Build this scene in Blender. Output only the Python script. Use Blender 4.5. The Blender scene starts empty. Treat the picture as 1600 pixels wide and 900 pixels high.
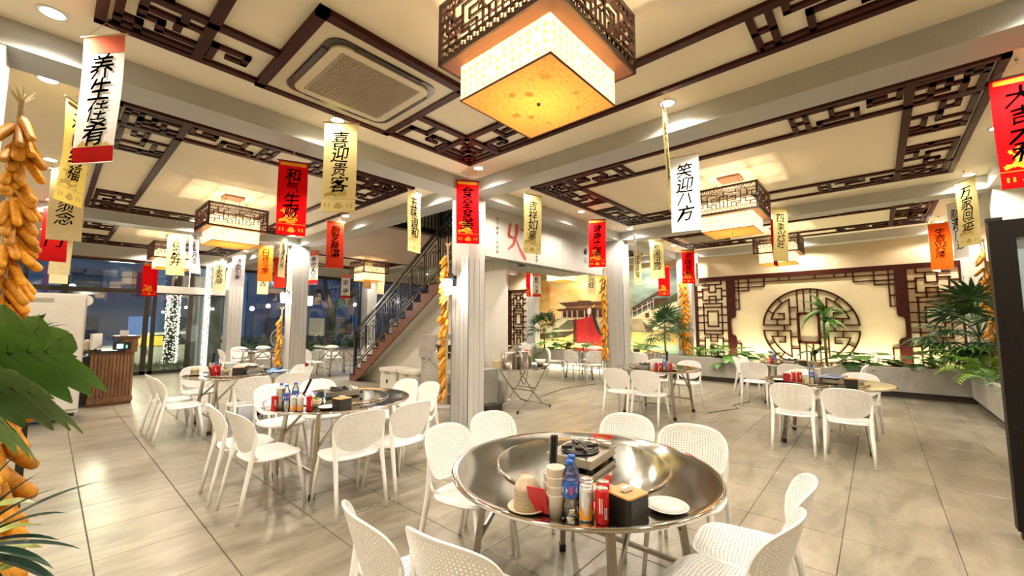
import bpy, bmesh, math, random
from math import sin, cos, pi, radians as R
from mathutils import Vector, Matrix
random.seed(7)
S = bpy.context.scene
COL = S.collection

# ------------------------------------------------------------ camera
CAM_H = 1.5345
cam_d = bpy.data.cameras.new('camera')
cam_d.sensor_width = 36.0
cam_d.lens = 36.0 * 640.5 / 1600.0
cam_d.clip_start = 0.02; cam_d.clip_end = 200
cam = bpy.data.objects.new('camera', cam_d); COL.objects.link(cam)
_th, _p = .7254, .0857                      # heading from +X, upward tilt
_f = Vector((cos(_p)*cos(_th), cos(_p)*sin(_th), sin(_p)))
cam.location = (0, 0, CAM_H)
cam.rotation_euler = _f.to_track_quat('-Z', 'Y').to_euler()
S.camera = cam

# ------------------------------------------------------------ world (night sky) and exposure
W = bpy.data.worlds.new('night'); S.world = W; W.use_nodes = True
_bg = W.node_tree.nodes['Background']
_bg.inputs[0].default_value = (.010, .022, .05, 1); _bg.inputs[1].default_value = 1.0
S.view_settings.view_transform = 'Standard'
S.view_settings.look = 'None'
S.view_settings.exposure = 1.58
S.view_settings.gamma = 1.0
S.view_settings.use_curve_mapping = False
S.cycles.max_bounces = 8
S.cycles.diffuse_bounces = 4
S.cycles.glossy_bounces = 4
S.cycles.transmission_bounces = 6
S.cycles.transparent_max_bounces = 12
S.cycles.sample_clamp_indirect = 4.0
S.cycles.caustics_reflective = False
S.cycles.caustics_refractive = False
S.cycles.use_denoising = True

SPOT_W = 62.0          # watts of each ceiling downlight
LANTERN_W = 17.0       # watts of the bulb in each lantern
WARM = (1.0, .885, .72)
ZC, ZB = 3.744, 3.543  # ceiling, underside of beams

# ------------------------------------------------------------ materials
def lin(r, g, b):
    f = lambda c: (c/255)/12.92 if c/255 <= .04045 else ((c/255+.055)/1.055)**2.4
    return (f(r), f(g), f(b), 1)
def mat(name, col, rough=.5, metal=0., var=0., scale=8., bump=0., bscale=60., emit=None, es=1., spec=.5, trans=0., alpha=1., stretch=None, rnd=0., coat=0., bdetail=4):
    m = bpy.data.materials.new(name); m.use_nodes = True
    nt = m.node_tree; N = nt.nodes; L = nt.links
    b = N['Principled BSDF']
    b.inputs['Base Color'].default_value = col
    b.inputs['Roughness'].default_value = rough
    b.inputs['Metallic'].default_value = metal
    b.inputs['Specular IOR Level'].default_value = spec
    b.inputs['Transmission Weight'].default_value = trans
    b.inputs['Alpha'].default_value = alpha
    b.inputs['Coat Weight'].default_value = coat
    if emit:
        b.inputs['Emission Color'].default_value = emit; b.inputs['Emission Strength'].default_value = es
    tc = N.new('ShaderNodeTexCoord'); src = tc.outputs['Object']
    if stretch:
        mp = N.new('ShaderNodeMapping'); mp.inputs['Scale'].default_value = stretch
        L.new(src, mp.inputs[0]); src = mp.outputs[0]
    last = None
    if var:
        n = N.new('ShaderNodeTexNoise'); n.inputs['Scale'].default_value = scale; n.inputs['Detail'].default_value = 6
        L.new(src, n.inputs['Vector'])
        r = N.new('ShaderNodeMapRange'); r.inputs['From Min'].default_value = .3; r.inputs['From Max'].default_value = .7
        r.inputs['To Min'].default_value = 1-var; r.inputs['To Max'].default_value = 1+var
        L.new(n.outputs[0], r.inputs['Value'])
        last = r.outputs[0]
    if rnd:
        oi = N.new('ShaderNodeObjectInfo'); r2 = N.new('ShaderNodeMapRange')
        r2.inputs['To Min'].default_value = 1-rnd; r2.inputs['To Max'].default_value = 1+rnd
        L.new(oi.outputs['Random'], r2.inputs['Value'])
        if last:
            mm = N.new('ShaderNodeMath'); mm.operation = 'MULTIPLY'; L.new(last, mm.inputs[0]); L.new(r2.outputs[0], mm.inputs[1]); last = mm.outputs[0]
        else: last = r2.outputs[0]
    if last:
        v = N.new('ShaderNodeVectorMath'); v.operation = 'SCALE'; v.inputs[0].default_value = col[:3]
        L.new(last, v.inputs['Scale']); L.new(v.outputs[0], b.inputs['Base Color'])
    if bump:
        n2 = N.new('ShaderNodeTexNoise'); n2.inputs['Scale'].default_value = bscale; n2.inputs['Detail'].default_value = bdetail
        L.new(src, n2.inputs['Vector'])
        bp = N.new('ShaderNodeBump'); bp.inputs['Strength'].default_value = bump; bp.inputs['Distance'].default_value = .01
        L.new(n2.outputs[0], bp.inputs['Height']); L.new(bp.outputs[0], b.inputs['Normal'])
    return m
def emis(name, col, s):
    m = bpy.data.materials.new(name); m.use_nodes = True
    nt = m.node_tree; nt.nodes.clear()
    e = nt.nodes.new('ShaderNodeEmission'); e.inputs[0].default_value = col; e.inputs[1].default_value = s
    o = nt.nodes.new('ShaderNodeOutputMaterial'); nt.links.new(e.outputs[0], o.inputs[0]); return m
M = dict(
 beam=mat('beam_paint', (.40,.405,.385,1), .55, var=.04, scale=5, bump=.05, bscale=90),
 column=mat('column_render', (.49,.495,.49,1), .6, var=.09, scale=7, bump=.15, bscale=30, stretch=(1,1,.12)),
 cream=mat('cream_ceiling_paint', (.85,.765,.60,1), .6, var=.02, scale=2, bump=.06, bscale=240),
 creamwall=mat('cream_wall_paint', (.62,.53,.36,1), .7, var=.03, scale=3),
 shaded=mat('shaded_soffit_paint', (.42,.33,.27,1), .7, var=.03, scale=3),  # soffit lies in shadow; its shade is put into the colour
 mahog=mat('mahogany_lacquer', (.044,.0095,.007,1), .45, var=.25, scale=9, spec=.12),
 whitewall=mat('white_wall_paint', (.62,.60,.55,1), .7, var=.05, scale=2),
 grey=mat('planter_render', (.36,.35,.32,1), .7, var=.12, scale=3, bump=.1),
 plinth=mat('dark_plinth', (.07,.06,.05,1), .5, var=.1),
 steel=mat('polished_steel', (.66,.64,.60,1), .085, 1.0, bump=.045, bscale=2.6, bdetail=0),
 steelleg=mat('steel_tube', (.42,.39,.34,1), .25, 1.0),
 black=mat('black_rubber', (.012,.012,.012,1), .45),
 blackmetal=mat('black_wrought_metal', (.010,.010,.012,1), .28, coat=.3),
 plastic=mat('white_chair_plastic', (.90,.90,.89,1), .38, bump=0, rnd=.03),
 frame=mat('dark_bronze_aluminium', (.028,.022,.018,1), .35, .3),
 wood=mat('stair_wood', (.13,.045,.022,1), .4, var=.3, scale=6, stretch=(1,1,6)),
 tread=mat('stair_tread_stone', (.55,.50,.42,1), .35, var=.1),
)
def glass_mat(name, tint, a, rough=.02):
    m = bpy.data.materials.new(name); m.use_nodes = True
    nt = m.node_tree; N = nt.nodes; L = nt.links; N.clear()
    o = N.new('ShaderNodeOutputMaterial'); mx = N.new('ShaderNodeMixShader')
    t = N.new('ShaderNodeBsdfTransparent'); t.inputs[0].default_value = tint
    g = N.new('ShaderNodeBsdfGlossy'); g.inputs['Roughness'].default_value = rough
    fr = N.new('ShaderNodeFresnel'); fr.inputs[0].default_value = 1.5
    ad = N.new('ShaderNodeMath'); ad.operation = 'ADD'; ad.inputs[1].default_value = a
    L.new(fr.outputs[0], ad.inputs[0]); L.new(ad.outputs[0], mx.inputs[0])
    L.new(t.outputs[0], mx.inputs[1]); L.new(g.outputs[0], mx.inputs[2]); L.new(mx.outputs[0], o.inputs[0])
    return m
M['glass'] = glass_mat('window_glass', (.8,.85,.88,1), .03)
def tile_mat():
    m = mat('floor_tile_stone', (.40,.365,.305,1), .30, bump=.03, bscale=40)
    nt = m.node_tree; N = nt.nodes; L = nt.links; b = N['Principled BSDF']
    g = N.new('ShaderNodeNewGeometry'); mp = N.new('ShaderNodeMapping'); mp.inputs['Rotation'].default_value = (0,0,.5); mp.inputs['Scale'].default_value = (.8,2.6,1)
    L.new(g.outputs['Position'], mp.inputs[0])
    n = N.new('ShaderNodeTexNoise'); n.inputs['Scale'].default_value = 1.9; n.inputs['Detail'].default_value = 12; n.inputs['Roughness'].default_value = .70; n.inputs['Distortion'].default_value = .6
    L.new(mp.outputs[0], n.inputs['Vector'])
    cr = N.new('ShaderNodeValToRGB'); cr.color_ramp.elements[0].position = .3; cr.color_ramp.elements[0].color = (.165,.150,.115,1)
    cr.color_ramp.elements[1].position = .72; cr.color_ramp.elements[1].color = (.37,.335,.262,1)
    L.new(n.outputs[0], cr.inputs[0])
    oi = N.new('ShaderNodeObjectInfo'); r = N.new('ShaderNodeMapRange'); r.inputs['To Min'].default_value = .93; r.inputs['To Max'].default_value = 1.07
    L.new(oi.outputs['Random'], r.inputs['Value'])
    v = N.new('ShaderNodeVectorMath'); v.operation = 'SCALE'; L.new(cr.outputs[0], v.inputs[0]); L.new(r.outputs[0], v.inputs['Scale'])
    L.new(v.outputs[0], b.inputs['Base Color'])
    return m
M['tile'] = tile_mat()

# ------------------------------------------------------------ object helpers
def tag(o, label=None, cat=None, group=None, kind=None):
    if label: o['label'] = label
    if cat: o['category'] = cat
    if group: o['group'] = group
    if kind: o['kind'] = kind
    return o
def empty(name, loc=(0,0,0), rz=0, label=None, cat=None, group=None):
    o = bpy.data.objects.new(name, None); COL.objects.link(o); o.empty_display_size = .1
    o.location = loc; o.rotation_euler = (0,0,rz)
    return tag(o, label, cat, group)
def link(name, mesh, parent=None, loc=None, rz=0, rot=None, scale=None):
    o = bpy.data.objects.new(name, mesh); COL.objects.link(o)
    if parent: o.parent = parent
    if loc is not None: o.location = loc
    if rot is not None: o.rotation_euler = rot
    elif rz: o.rotation_euler = (0,0,rz)
    if scale is not None: o.scale = scale if hasattr(scale, '__len__') else (scale,)*3
    return o
def copy_tree(o, loc=None, rz=None, label=None, group=None):
    c = o.copy(); COL.objects.link(c)
    if loc is not None: c.location = loc
    if rz is not None: c.rotation_euler = (0,0,rz)
    if label: c['label'] = label
    if group: c['group'] = group
    def rec(a, b):
        for ch in list(a.children):
            d = ch.copy(); COL.objects.link(d); d.parent = b; rec(ch, d)
    rec(o, c)
    return c
class MB:
    def __init__(s): s.v = []; s.f = []; s.m = []; s.mi = 0
    def add(s, vs, fs, T=None):
        n = len(s.v)
        s.v += [tuple(T @ Vector(p)) for p in vs] if T else [tuple(p) for p in vs]
        s.f += [tuple(i+n for i in f) for f in fs]; s.m += [s.mi]*len(fs); return s
    def box(s, a, b, T=None):
        x0,y0,z0 = a; x1,y1,z1 = b
        return s.add([(x0,y0,z0),(x1,y0,z0),(x1,y1,z0),(x0,y1,z0),(x0,y0,z1),(x1,y0,z1),(x1,y1,z1),(x0,y1,z1)],
            [(0,3,2,1),(4,5,6,7),(0,1,5,4),(1,2,6,5),(2,3,7,6),(3,0,4,7)], T)
    def bar(s, p, q, w, h, up=(0,0,1), T=None):          # rectangular bar, w across, h along up
        p = Vector(p); q = Vector(q); d = (q-p)
        if d.length < 1e-6: return s
        d.normalize(); u = Vector(up)
        if abs(d.dot(u)) > .98: u = Vector((1,0,0)) if abs(d.x) < .9 else Vector((0,1,0))
        x = d.cross(u).normalized()*w/2; y = x.cross(d).normalized()*h/2
        vs = [p-x-y, p+x-y, p+x+y, p-x+y, q-x-y, q+x-y, q+x+y, q-x+y]
        return s.add(vs, [(0,3,2,1),(4,5,6,7),(0,1,5,4),(1,2,6,5),(2,3,7,6),(3,0,4,7)], T)
    def tube(s, pts, r, n=8, T=None, cap=True, close=False):
        pts = [Vector(p) for p in pts]; k = len(pts)
        rs = r if hasattr(r, '__len__') else [r]*k
        vs = []; fs = []; pu = None
        for i, p in enumerate(pts):
            if close: t = pts[(i+1) % k]-pts[i-1]
            else: t = pts[min(i+1,k-1)]-pts[max(i-1,0)]
            t.normalize()
            if pu is None:
                u = Vector((0,0,1)) if abs(t.z) < .9 else Vector((1,0,0))
            else: u = pu
            x = t.cross(u)
            if x.length < 1e-4: u = Vector((1,0,0)) if abs(t.x) < .9 else Vector((0,1,0)); x = t.cross(u)
            x.normalize(); y = x.cross(t).normalized(); pu = y
            for j in range(n):
                a = 2*pi*j/n; vs.append(p + x*cos(a)*rs[i] + y*sin(a)*rs[i])
        m = k if close else k-1
        for i in range(m):
            for j in range(n):
                a = i*n+j; b = i*n+(j+1) % n; c = ((i+1) % k)*n+(j+1) % n; d = ((i+1) % k)*n+j
                fs.append((a,d,c,b))
        if cap and not close:
            fs.append(tuple(range(n))); fs.append(tuple((k-1)*n+j for j in reversed(range(n))))
        return s.add(vs, fs, T)
    def lathe(s, prof, n=24, T=None, c=(0,0,0)):         # prof: (r,z) from bottom to top
        vs = []; fs = []; k = len(prof)
        for r, z in prof:
            for j in range(n):
                a = 2*pi*j/n; vs.append((c[0]+r*cos(a), c[1]+r*sin(a), c[2]+z))
        for i in range(k-1):
            for j in range(n):
                fs.append((i*n+j, i*n+(j+1) % n, (i+1)*n+(j+1) % n, (i+1)*n+j))
        if prof[0][0] > 1e-4: fs.append(tuple(reversed(range(n))))
        if prof[-1][0] > 1e-4: fs.append(tuple((k-1)*n+j for j in range(n)))
        return s.add(vs, fs, T)
    def prism(s, poly, d, T=None):                       # polygon in XY, thickness d along Z
        n = len(poly)
        vs = [(x,y,0) for x,y in poly]+[(x,y,d) for x,y in poly]
        fs = [tuple(reversed(range(n))), tuple(range(n,2*n))]+[(i,(i+1) % n,(i+1) % n+n,i+n) for i in range(n)]
        return s.add(vs, fs, T)
    def mesh(s, name, mats, smooth=False):
        me = bpy.data.meshes.new(name); me.from_pydata(s.v, [], s.f)
        for m in (mats if isinstance(mats, (list,tuple)) else [mats]): me.materials.append(m)
        if any(s.m): me.polygons.foreach_set('material_index', s.m)
        if smooth: me.polygons.foreach_set('use_smooth', [True]*len(me.polygons))
        me.update(); return me
    def build(s, name, mats, parent=None, smooth=False, loc=None, rz=0):
        return link(name, s.mesh(name, mats, smooth), parent, loc, rz)
def struct(name, mb, m, smooth=False):
    return tag(mb.build(name, m, None, smooth), kind='structure')
def box(a, b): return MB().box(a, b)
# ============================================================ THE SETTING
# ---- floor: base slab, the nearest 300 tiles as parts, the rest as one part
floor = struct('floor', box((-3.2,-3.2,-.12),(13.4,16.62,-.012)), mat('grout', (.14,.125,.095,1), .8))
TX, TY, TS = .2853, .2715, .6
tb = bmesh.new(); bmesh.ops.create_cube(tb, size=1)
bmesh.ops.scale(tb, vec=(TS-.0050, TS-.0028, .014), verts=tb.verts)
_me = bpy.data.meshes.new('tile'); tb.faces.ensure_lookup_table()
bmesh.ops.bevel(tb, geom=[e for e in tb.edges if all(v.co.z > 0 for v in e.verts)], offset=.003, segments=1, affect='EDGES')
tb.to_mesh(_me); tb.free(); _me.materials.append(M['tile'])
tiles = []
for i in range(-6, 23):
    for j in range(-6, 28):
        x = TX + TS*(i+.5); y = TY + TS*(j+.5)
        if x < -3.1 or x > 13.3 or y < -1.75 or y > 16.4: continue
        ax = x*cos(_th)+y*sin(_th); bx = x*sin(_th)-y*cos(_th)
        vis = ax > .9 and abs(bx) < ax*1.32+.6
        tiles.append((0 if vis else 1, math.hypot(x, y), x, y))
tiles.sort()
rest = MB()
for k, (nv, d, x, y) in enumerate(tiles):
    if k < 300 and not nv: link('tile', _me, floor, (x, y, -.007))
    else:
        h = TS/2-.00225; rest.box((x-h,y-h,-.014),(x+h,y+h,0))
tag(rest.build('tile_field', M['tile'], floor), kind='stuff')

# ---- ceiling and beams
def slab(x0,x1,y0,y1,z0=ZC,z1=ZC+.12): return ((x0,y0,z0),(x1,y1,z1))
cl = MB()
for r_ in [(-3.2,4.6,-3.2,16.6),(4.6,13.4,-3.2,5.0),(9.15,13.4,5.0,16.6),(4.6,9.15,7.9,16.6)]: cl.box(*slab(*r_))
struct('ceiling', cl, M['cream'])
n_ = 0
def beam(x0,x1,y0,y1,z0=ZB,m='beam'):
    global n_; n_ += 1
    return struct('trim_%d' % n_, box((x0,y0,z0),(x1,y1,ZC+.02)), M[m])
beam(-3.2,4.23,4.60,5.0); beam(4.6,9.15,4.60,5.0); beam(9.5,13.0,4.6,5.0)
beam(-3.2,4.1,11.2,11.55);  beam(9.5,13.0,11.2,11.55)
beam(4.23,4.6,-1.35,11.15); beam(4.1,4.45,11.2,16.3)
beam(9.15,9.5,-1.35,11.55); beam(9.15,9.5,11.55,16.3)
beam(12.98,13.3,-1.35,10.3); beam(-3.2,13.3,-1.75,-1.35)
beam(-3.2,13.4,16.25,16.6,3.40)
# the stair hall: plain soffit beyond the opening, upper storey walls
struct('ceiling_1', box((4.45,7.9,3.62),(9.16,12.5,ZC+.01)), M['shaded'])
struct('ceiling_2', box((6.4,5.0,3.62),(9.16,7.9,ZC+.01)), M['shaded'])
struct('trim_30', box((4.5,12.5,3.60),(9.15,12.56,3.76)), M['mahog'])
struct('ceiling_3', box((4.3,4.8,5.6),(6.6,8.1,5.7)), M['cream'])
struct('wall_stair_left', box((4.45,4.9,3.74),(4.55,8.0,5.7)), M['whitewall'])
struct('wall_stair_front', box((4.5,4.88,3.74),(6.5,4.98,5.7)), M['whitewall'])
struct('wall_stair_back', box((6.4,5.0,3.70),(6.5,8.0,5.7)), M['whitewall'])
struct('wall_stair_end', box((4.5,7.95,3.78),(6.5,8.05,5.7)), M['whitewall'])

# ---- columns, fluted on the lower shaft
def column(n, x0,x1,y0,y1, flute_top=2.55, grooves=4):
    mb = MB()
    w = .007
    def face(p0, p1, nrm):                                # a face split into boards with shallow grooves
        pass
    mb.box((x0+w,y0+w,0),(x1-w,y1-w,ZB+.02))
    # upper collar without grooves
    mb.box((x0,y0,flute_top),(x1,y1,ZB+.01))
    g = .009
    nx = max(2, grooves-1) if (x1-x0) < .36 else grooves; ny = grooves
    for k in range(nx):
        a = x0+(x1-x0)*k/nx+(g/2 if k else 0); b = x0+(x1-x0)*(k+1)/nx-(g/2 if k < nx-1 else 0)
        mb.box((a,y0,0),(b,y0+w,flute_top)); mb.box((a,y1-w,0),(b,y1,flute_top))
    for k in range(ny):
        a = y0+(y1-y0)*k/ny+(g/2 if k else 0); b = y0+(y1-y0)*(k+1)/ny-(g/2 if k < ny-1 else 0)
        mb.box((x0,a,0),(x0+w,b,flute_top)); mb.box((x1-w,a,0),(x1,b,flute_top))
    return struct('column_%d' % n, mb, M['column'])
column(1, 4.25,4.60,4.66,5.06)
column(2, 4.08,4.48,11.12,11.52, 2.75)
column(3, 3.92,4.35,16.05,16.5, 2.9)
column(4, 9.12,9.46,4.52,4.98, 2.5)
column(5, -.92,-.33,4.61,5.0, .6)
column(6, 8.85,9.3,16.0,16.5)
column(7, 13.0,13.28,4.18,4.62)
column(8, 12.95,13.28,10.25,10.7)
column(9, 9.15,9.5,-1.74,-1.4)
column(10, 13.0,13.28,-1.74,-1.45)
column(11, 6.9,7.35,7.4,7.8, 2.2)
# ---- walls
struct('wall_back', box((13.3,-1.9,0),(13.5,16.6,ZC)), M['creamwall'])
struct('wall_right', box((5.4,-1.95,0),(13.4,-1.75,ZC)), M['creamwall'])
struct('wall_left', box((-3.3,5.0,0),(-3.2,16.6,ZC)), M['creamwall'])
# ---- glass shop front at the far left, in dark frames
YF = 16.5
fr = MB()
def mullion(x, z0, z1, w=.09): fr.box((x-w/2,YF-.05,z0),(x+w/2,YF+.05,z1))
for x in (-1.5,.25,1.95,3.0): mullion(x,0,3.4,.12)
mullion(2.12,0,2.55,.1)
fr.box((-3.2,YF-.055,2.42),(3.9,YF+.055,2.55)); fr.box((-3.2,YF-.05,0),(3.9,YF+.05,.1)); fr.box((-3.2,YF-.05,3.32),(3.9,YF+.05,3.42))
for x in (4.4,6.6,8.8): mullion(x,.45,3.4,.06)
for x in (9.35,11.3,13.2): mullion(x,.45,3.4,.06)
fr.box((4.35,YF-.05,.45),(13.3,YF+.05,.52)); fr.box((4.35,YF-.05,3.3),(13.3,YF+.05,3.42))
fw = struct('window_1', fr, M['frame'])
for (x0,x1,z0,z1) in [(-3.1,-1.56,.1,2.42),(-1.44,.19,.1,2.42),(.31,1.89,.1,2.42),(2.17,2.94,.1,2.42),(3.06,3.9,.1,2.42),
                      (-3.1,-1.56,2.55,3.32),(-1.44,.19,2.55,3.32),(.31,1.89,2.55,3.32),(2.01,2.94,2.55,3.32),(3.06,3.9,2.55,3.32),
                      (4.43,6.57,.52,3.3),(6.63,8.77,.52,3.3),(9.38,11.27,.52,3.3),(11.33,13.17,.52,3.3)]:
    box((x0,YF-.006,z0),(x1,YF+.006,z1)).build('pane', M['glass'], fw)
struct('trim_31', box((-3.2,YF-.12,3.38),(3.9,YF+.02,3.56)), mat('red_brown_header', (.22,.05,.035,1), .4))
struct('trim_32', box((1.98,YF-.16,2.46),(3.9,YF-.06,2.68)), M['whitewall'])
struct('wall_sill', box((4.35,YF-.12,0),(13.3,YF+.12,.46)), M['grey'])
struct('wall_infill', box((3.06,YF+.06,0),(3.9,YF+.2,2.42)), mat('pale_green_panel', (.42,.45,.33,1), .6))
# ============================================================ CEILING FRETWORK
def strokes(mb, polys, w, T, d=.03):
    """polylines in a plane -> flat bars; T maps (a,b,depth) to the world"""
    for pl in polys:
        for k in range(len(pl)-1):
            (a0,b0),(a1,b1) = pl[k], pl[k+1]
            L_ = math.hypot(a1-a0,b1-b0)
            if L_ < 1e-5: continue
            ux,uy = (a1-a0)/L_*w/2, (b1-b0)/L_*w/2
            A = (a0-ux, b0-uy); B = (a1+ux, b1+uy)
            px,py = -uy, ux
            q = [(A[0]+px,A[1]+py),(A[0]-px,A[1]-py),(B[0]-px,B[1]-py),(B[0]+px,B[1]+py)]
            vs = [T(x,y,0) for x,y in q]+[T(x,y,d) for x,y in q]
            mb.add(vs, [(0,1,2,3),(7,6,5,4),(0,4,5,1),(1,5,6,2),(2,6,7,3),(3,7,4,0)])
CORNER = [[(.03,.03),(.03,.03)],
 [(.11,.11),(.11,.62)], [(.11,.11),(.62,.11)],
 [(.22,.11),(.22,.22),(.11,.22)], [(.55,.22),(.33,.22),(.33,.33),(.22,.33),(.22,.44),(.42,.44),(.42,.33)],
 [(.22,.55),(.22,.44)], [(.44,.55),(.44,.44),(.55,.44)]]
ARM = [[(.66,.11),(.66,.33),(.88,.33),(.88,.22),(.77,.22)], [(.62,.11),(1.5,.11)],
 [(.98,.55),(.98,.33),(1.18,.33),(1.18,.11)], [(1.06,.44),(1.3,.44),(1.3,.55)], [(1.4,.11),(1.4,.55)], [(1.52,.11),(1.52,.55)], [(1.4,.33),(1.52,.33)]]
def fretwork(x0,x1,y0,y1,label,limits=None,gap=None):
    limits = limits or {}
    t = empty('ceiling_fretwork', ((x0+x1)/2,(y0+y1)/2,ZC), 0, label, 'ceiling ornament', 'dark fretwork frames on the ceiling bays')
    cx,cy = (x0+x1)/2,(y0+y1)/2
    W_,H_ = (x1-x0)/2,(y1-y0)/2
    def rect(mb, o, w, gp=None):
        T = lambda a,b,d: (a,b,-d)
        pts = [(-W_+o,-H_+o),(W_-o,-H_+o),(W_-o,H_-o),(-W_+o,H_-o)]
        for k in range(4):
            p,q = pts[k],pts[(k+1) % 4]
            if gp and k == 2: strokes(mb, [[p,(gp[1]-cx,p[1])],[(gp[0]-cx,q[1]),q]], w, T, .034)
            else: strokes(mb, [[p,q]], w, T, .034)
    b = MB(); rect(b,.03,.062); b.build('outer_border', M['mahog'], t)
    b = MB(); rect(b,.59,.075,gap)
    T = lambda a,b_,d: (a,b_,-d)
    for sx in (-1,1):
        for sy in (-1,1):
            strokes(b, [[(sx*(W_-.59),sy*(H_-.59)),(sx*(W_-.59),sy*(H_-.03))],[(sx*(W_-.59),sy*(H_-.59)),(sx*(W_-.03),sy*(H_-.59))]], .07, T, .032)
    b.build('inner_border', M['mahog'], t)
    for i,(sx,sy) in enumerate(((-1,-1),(1,-1),(1,1),(-1,1))):
        m = MB()
        la = limits.get(i,(9,9))
        fx = lambda a,b_,d: (sx*(W_-a), sy*(H_-b_), -d*(1))
        fy = lambda a,b_,d: (sx*(W_-b_), sy*(H_-a), -d)
        strokes(m, CORNER[1:], .048, fx, .03)
        for pl in ARM:
            if max(p[0] for p in pl) < la[0]: strokes(m, [pl], .048, fx, .028)
            if max(p[0] for p in pl) < la[1]: strokes(m, [pl], .048, fy, .028)
        m.build('corner_fret', M['mahog'], t)
    return t
fretwork(.08,3.76,-.95,4.12,'dark mahogany key fretwork frame on the ceiling around the nearest lantern', {3:(1.04,9),2:(1.3,9)}, (1.12,2.46))
fretwork(.30,3.82,5.5,11.0,'dark mahogany key fretwork frame on the ceiling bay behind the white and red banners')
fretwork(.30,3.75,11.95,15.95,'dark mahogany key fretwork frame on the ceiling bay before the glass front')
fretwork(5.05,8.55,-.95,4.08,'dark mahogany key fretwork frame on the ceiling bay right of the central pillar')
fretwork(9.95,12.55,-.95,4.05,'dark mahogany key fretwork frame on the farthest right ceiling bay by the lattice wall')
fretwork(9.95,12.55,5.5,10.7,'dark mahogany key fretwork frame on the ceiling before the palace mural')
fretwork(5.0,8.7,12.7,15.9,'dark mahogany key fretwork frame on the ceiling bay behind the stairs')

# ---- cassette air conditioners
def rrect(w,h,r,n=5):
    pts = []
    for cx,cy,a0 in ((w/2-r,h/2-r,0),(-w/2+r,h/2-r,90),(-w/2+r,-h/2+r,180),(w/2-r,-h/2+r,270)):
        for k in range(n+1):
            a = R(a0+90*k/n); pts.append((cx+r*cos(a), cy+r*sin(a)))
    return pts
ac_white = mat('ac_ivory_plastic', (.66,.58,.43,1), .45)
def air_con(cx,cy,s,label):
    t = empty('ceiling_air_conditioner', (cx,cy,ZC), 0, label, 'air conditioner')
    f = MB(); T = lambda a,b,d: (a,b,-d)
    h = s/2
    strokes(f, [[(-h,-h),(h,-h),(h,h),(-h,h),(-h,-h)]], .075, T, .05); f.build('wooden_frame', M['mahog'], t)
    p = MB().prism([(-h+.03,-h+.03),(h-.03,-h+.03),(h-.03,h-.03),(-h+.03,h-.03)], .03, Matrix.Translation((0,0,-.035))); p.build('panel', ac_white, t)
    dk = MB().prism(rrect(s*.79,s*.79,.13), .01, Matrix.Translation((0,0,-.045))); dk.build('air_outlet', mat('ac_dark_gap', (.03,.02,.015,1), .3), t)
    c = MB().prism(rrect(s*.70,s*.70,.10), .022, Matrix.Translation((0,0,-.062))); c.build('cover', ac_white, t)
    w = MB(); 
    for k in range(4):
        a = k*pi/2; w.bar((cos(a)*s*.37-sin(a)*s*.24, sin(a)*s*.37+cos(a)*s*.24, -.05),(cos(a)*s*.37+sin(a)*s*.24, sin(a)*s*.37-cos(a)*s*.24, -.05), .05,.006)
    w.build('louver', mat('ac_louver', (.05,.035,.03,1), .25), t)
    o = MB(); o.mi = 0; h2 = s*.27
    strokes(o, [[(-h2-.02,-h2-.02),(h2+.02,-h2-.02),(h2+.02,h2+.02),(-h2-.02,h2+.02),(-h2-.02,-h2-.02)]], .006, lambda a,b,d:(a,b,-.062-d), .003)
    o.build('seam', mat('ac_seam', (.25,.2,.14,1), .5), t)
    g = MB(); n = 34
    for k in range(n+1):
        v = -h2+2*h2*k/n; g.box((v-.0035,-h2,-.072),(v+.0035,h2,-.064)); g.box((-h2,v-.0035,-.071),(h2,v+.0035,-.065))
    g.build('intake_grille', mat('ac_grille', (.42,.35,.26,1), .5), t)
    MB().prism([(-h2,-h2),(h2,-h2),(h2,h2),(-h2,h2)],.002,Matrix.Translation((0,0,-.0645))).build('filter', mat('ac_filter', (.30,.245,.18,1), .8), t)
    return t
air_con(1.79,3.44,1.29,'large ivory ceiling cassette air conditioner in a dark wooden frame, nearest the camera')
air_con(11.0,3.3,1.1,'small distant ceiling cassette air conditioner in the far right bay')

# ============================================================ GLYPHS
_gc = {}
def glyph(ch):
    if ch in _gc: return _gc[ch]
    c = bpy.data.curves.new('g', 'FONT'); c.body = ch; c.size = 1; c.resolution_u = 1; c.align_x = 'CENTER'; c.offset = .008
    o = bpy.data.objects.new('g', c); COL.objects.link(o)
    dg = bpy.context.evaluated_depsgraph_get()
    m = bpy.data.meshes.new_from_object(o.evaluated_get(dg))
    vs = [(v.co.x, v.co.y) for v in m.vertices]; fs = [tuple(p.vertices) for p in m.polygons]
    bpy.data.objects.remove(o); bpy.data.curves.remove(c); bpy.data.meshes.remove(m)
    if vs:
        x0 = min(v[0] for v in vs); x1 = max(v[0] for v in vs); y0 = min(v[1] for v in vs); y1 = max(v[1] for v in vs)
        s = 1/max(x1-x0, y1-y0, 1e-6)
        vs = [((x-(x0+x1)/2)*s, (y-(y0+y1)/2)*s) for x,y in vs]
    _gc[ch] = (vs, fs); return _gc[ch]
def put_glyph(mb, ch, T, size, shear=.0, rot=0.):
    vs, fs = glyph(ch); c, s_ = cos(rot), sin(rot)
    out = []
    for x,y in vs:
        x2 = x + shear*y; y2 = y + .5*shear*x
        out.append(T((x2*c-y2*s_)*size, (x2*s_+y2*c)*size))
    mb.add(out, fs)

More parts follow.
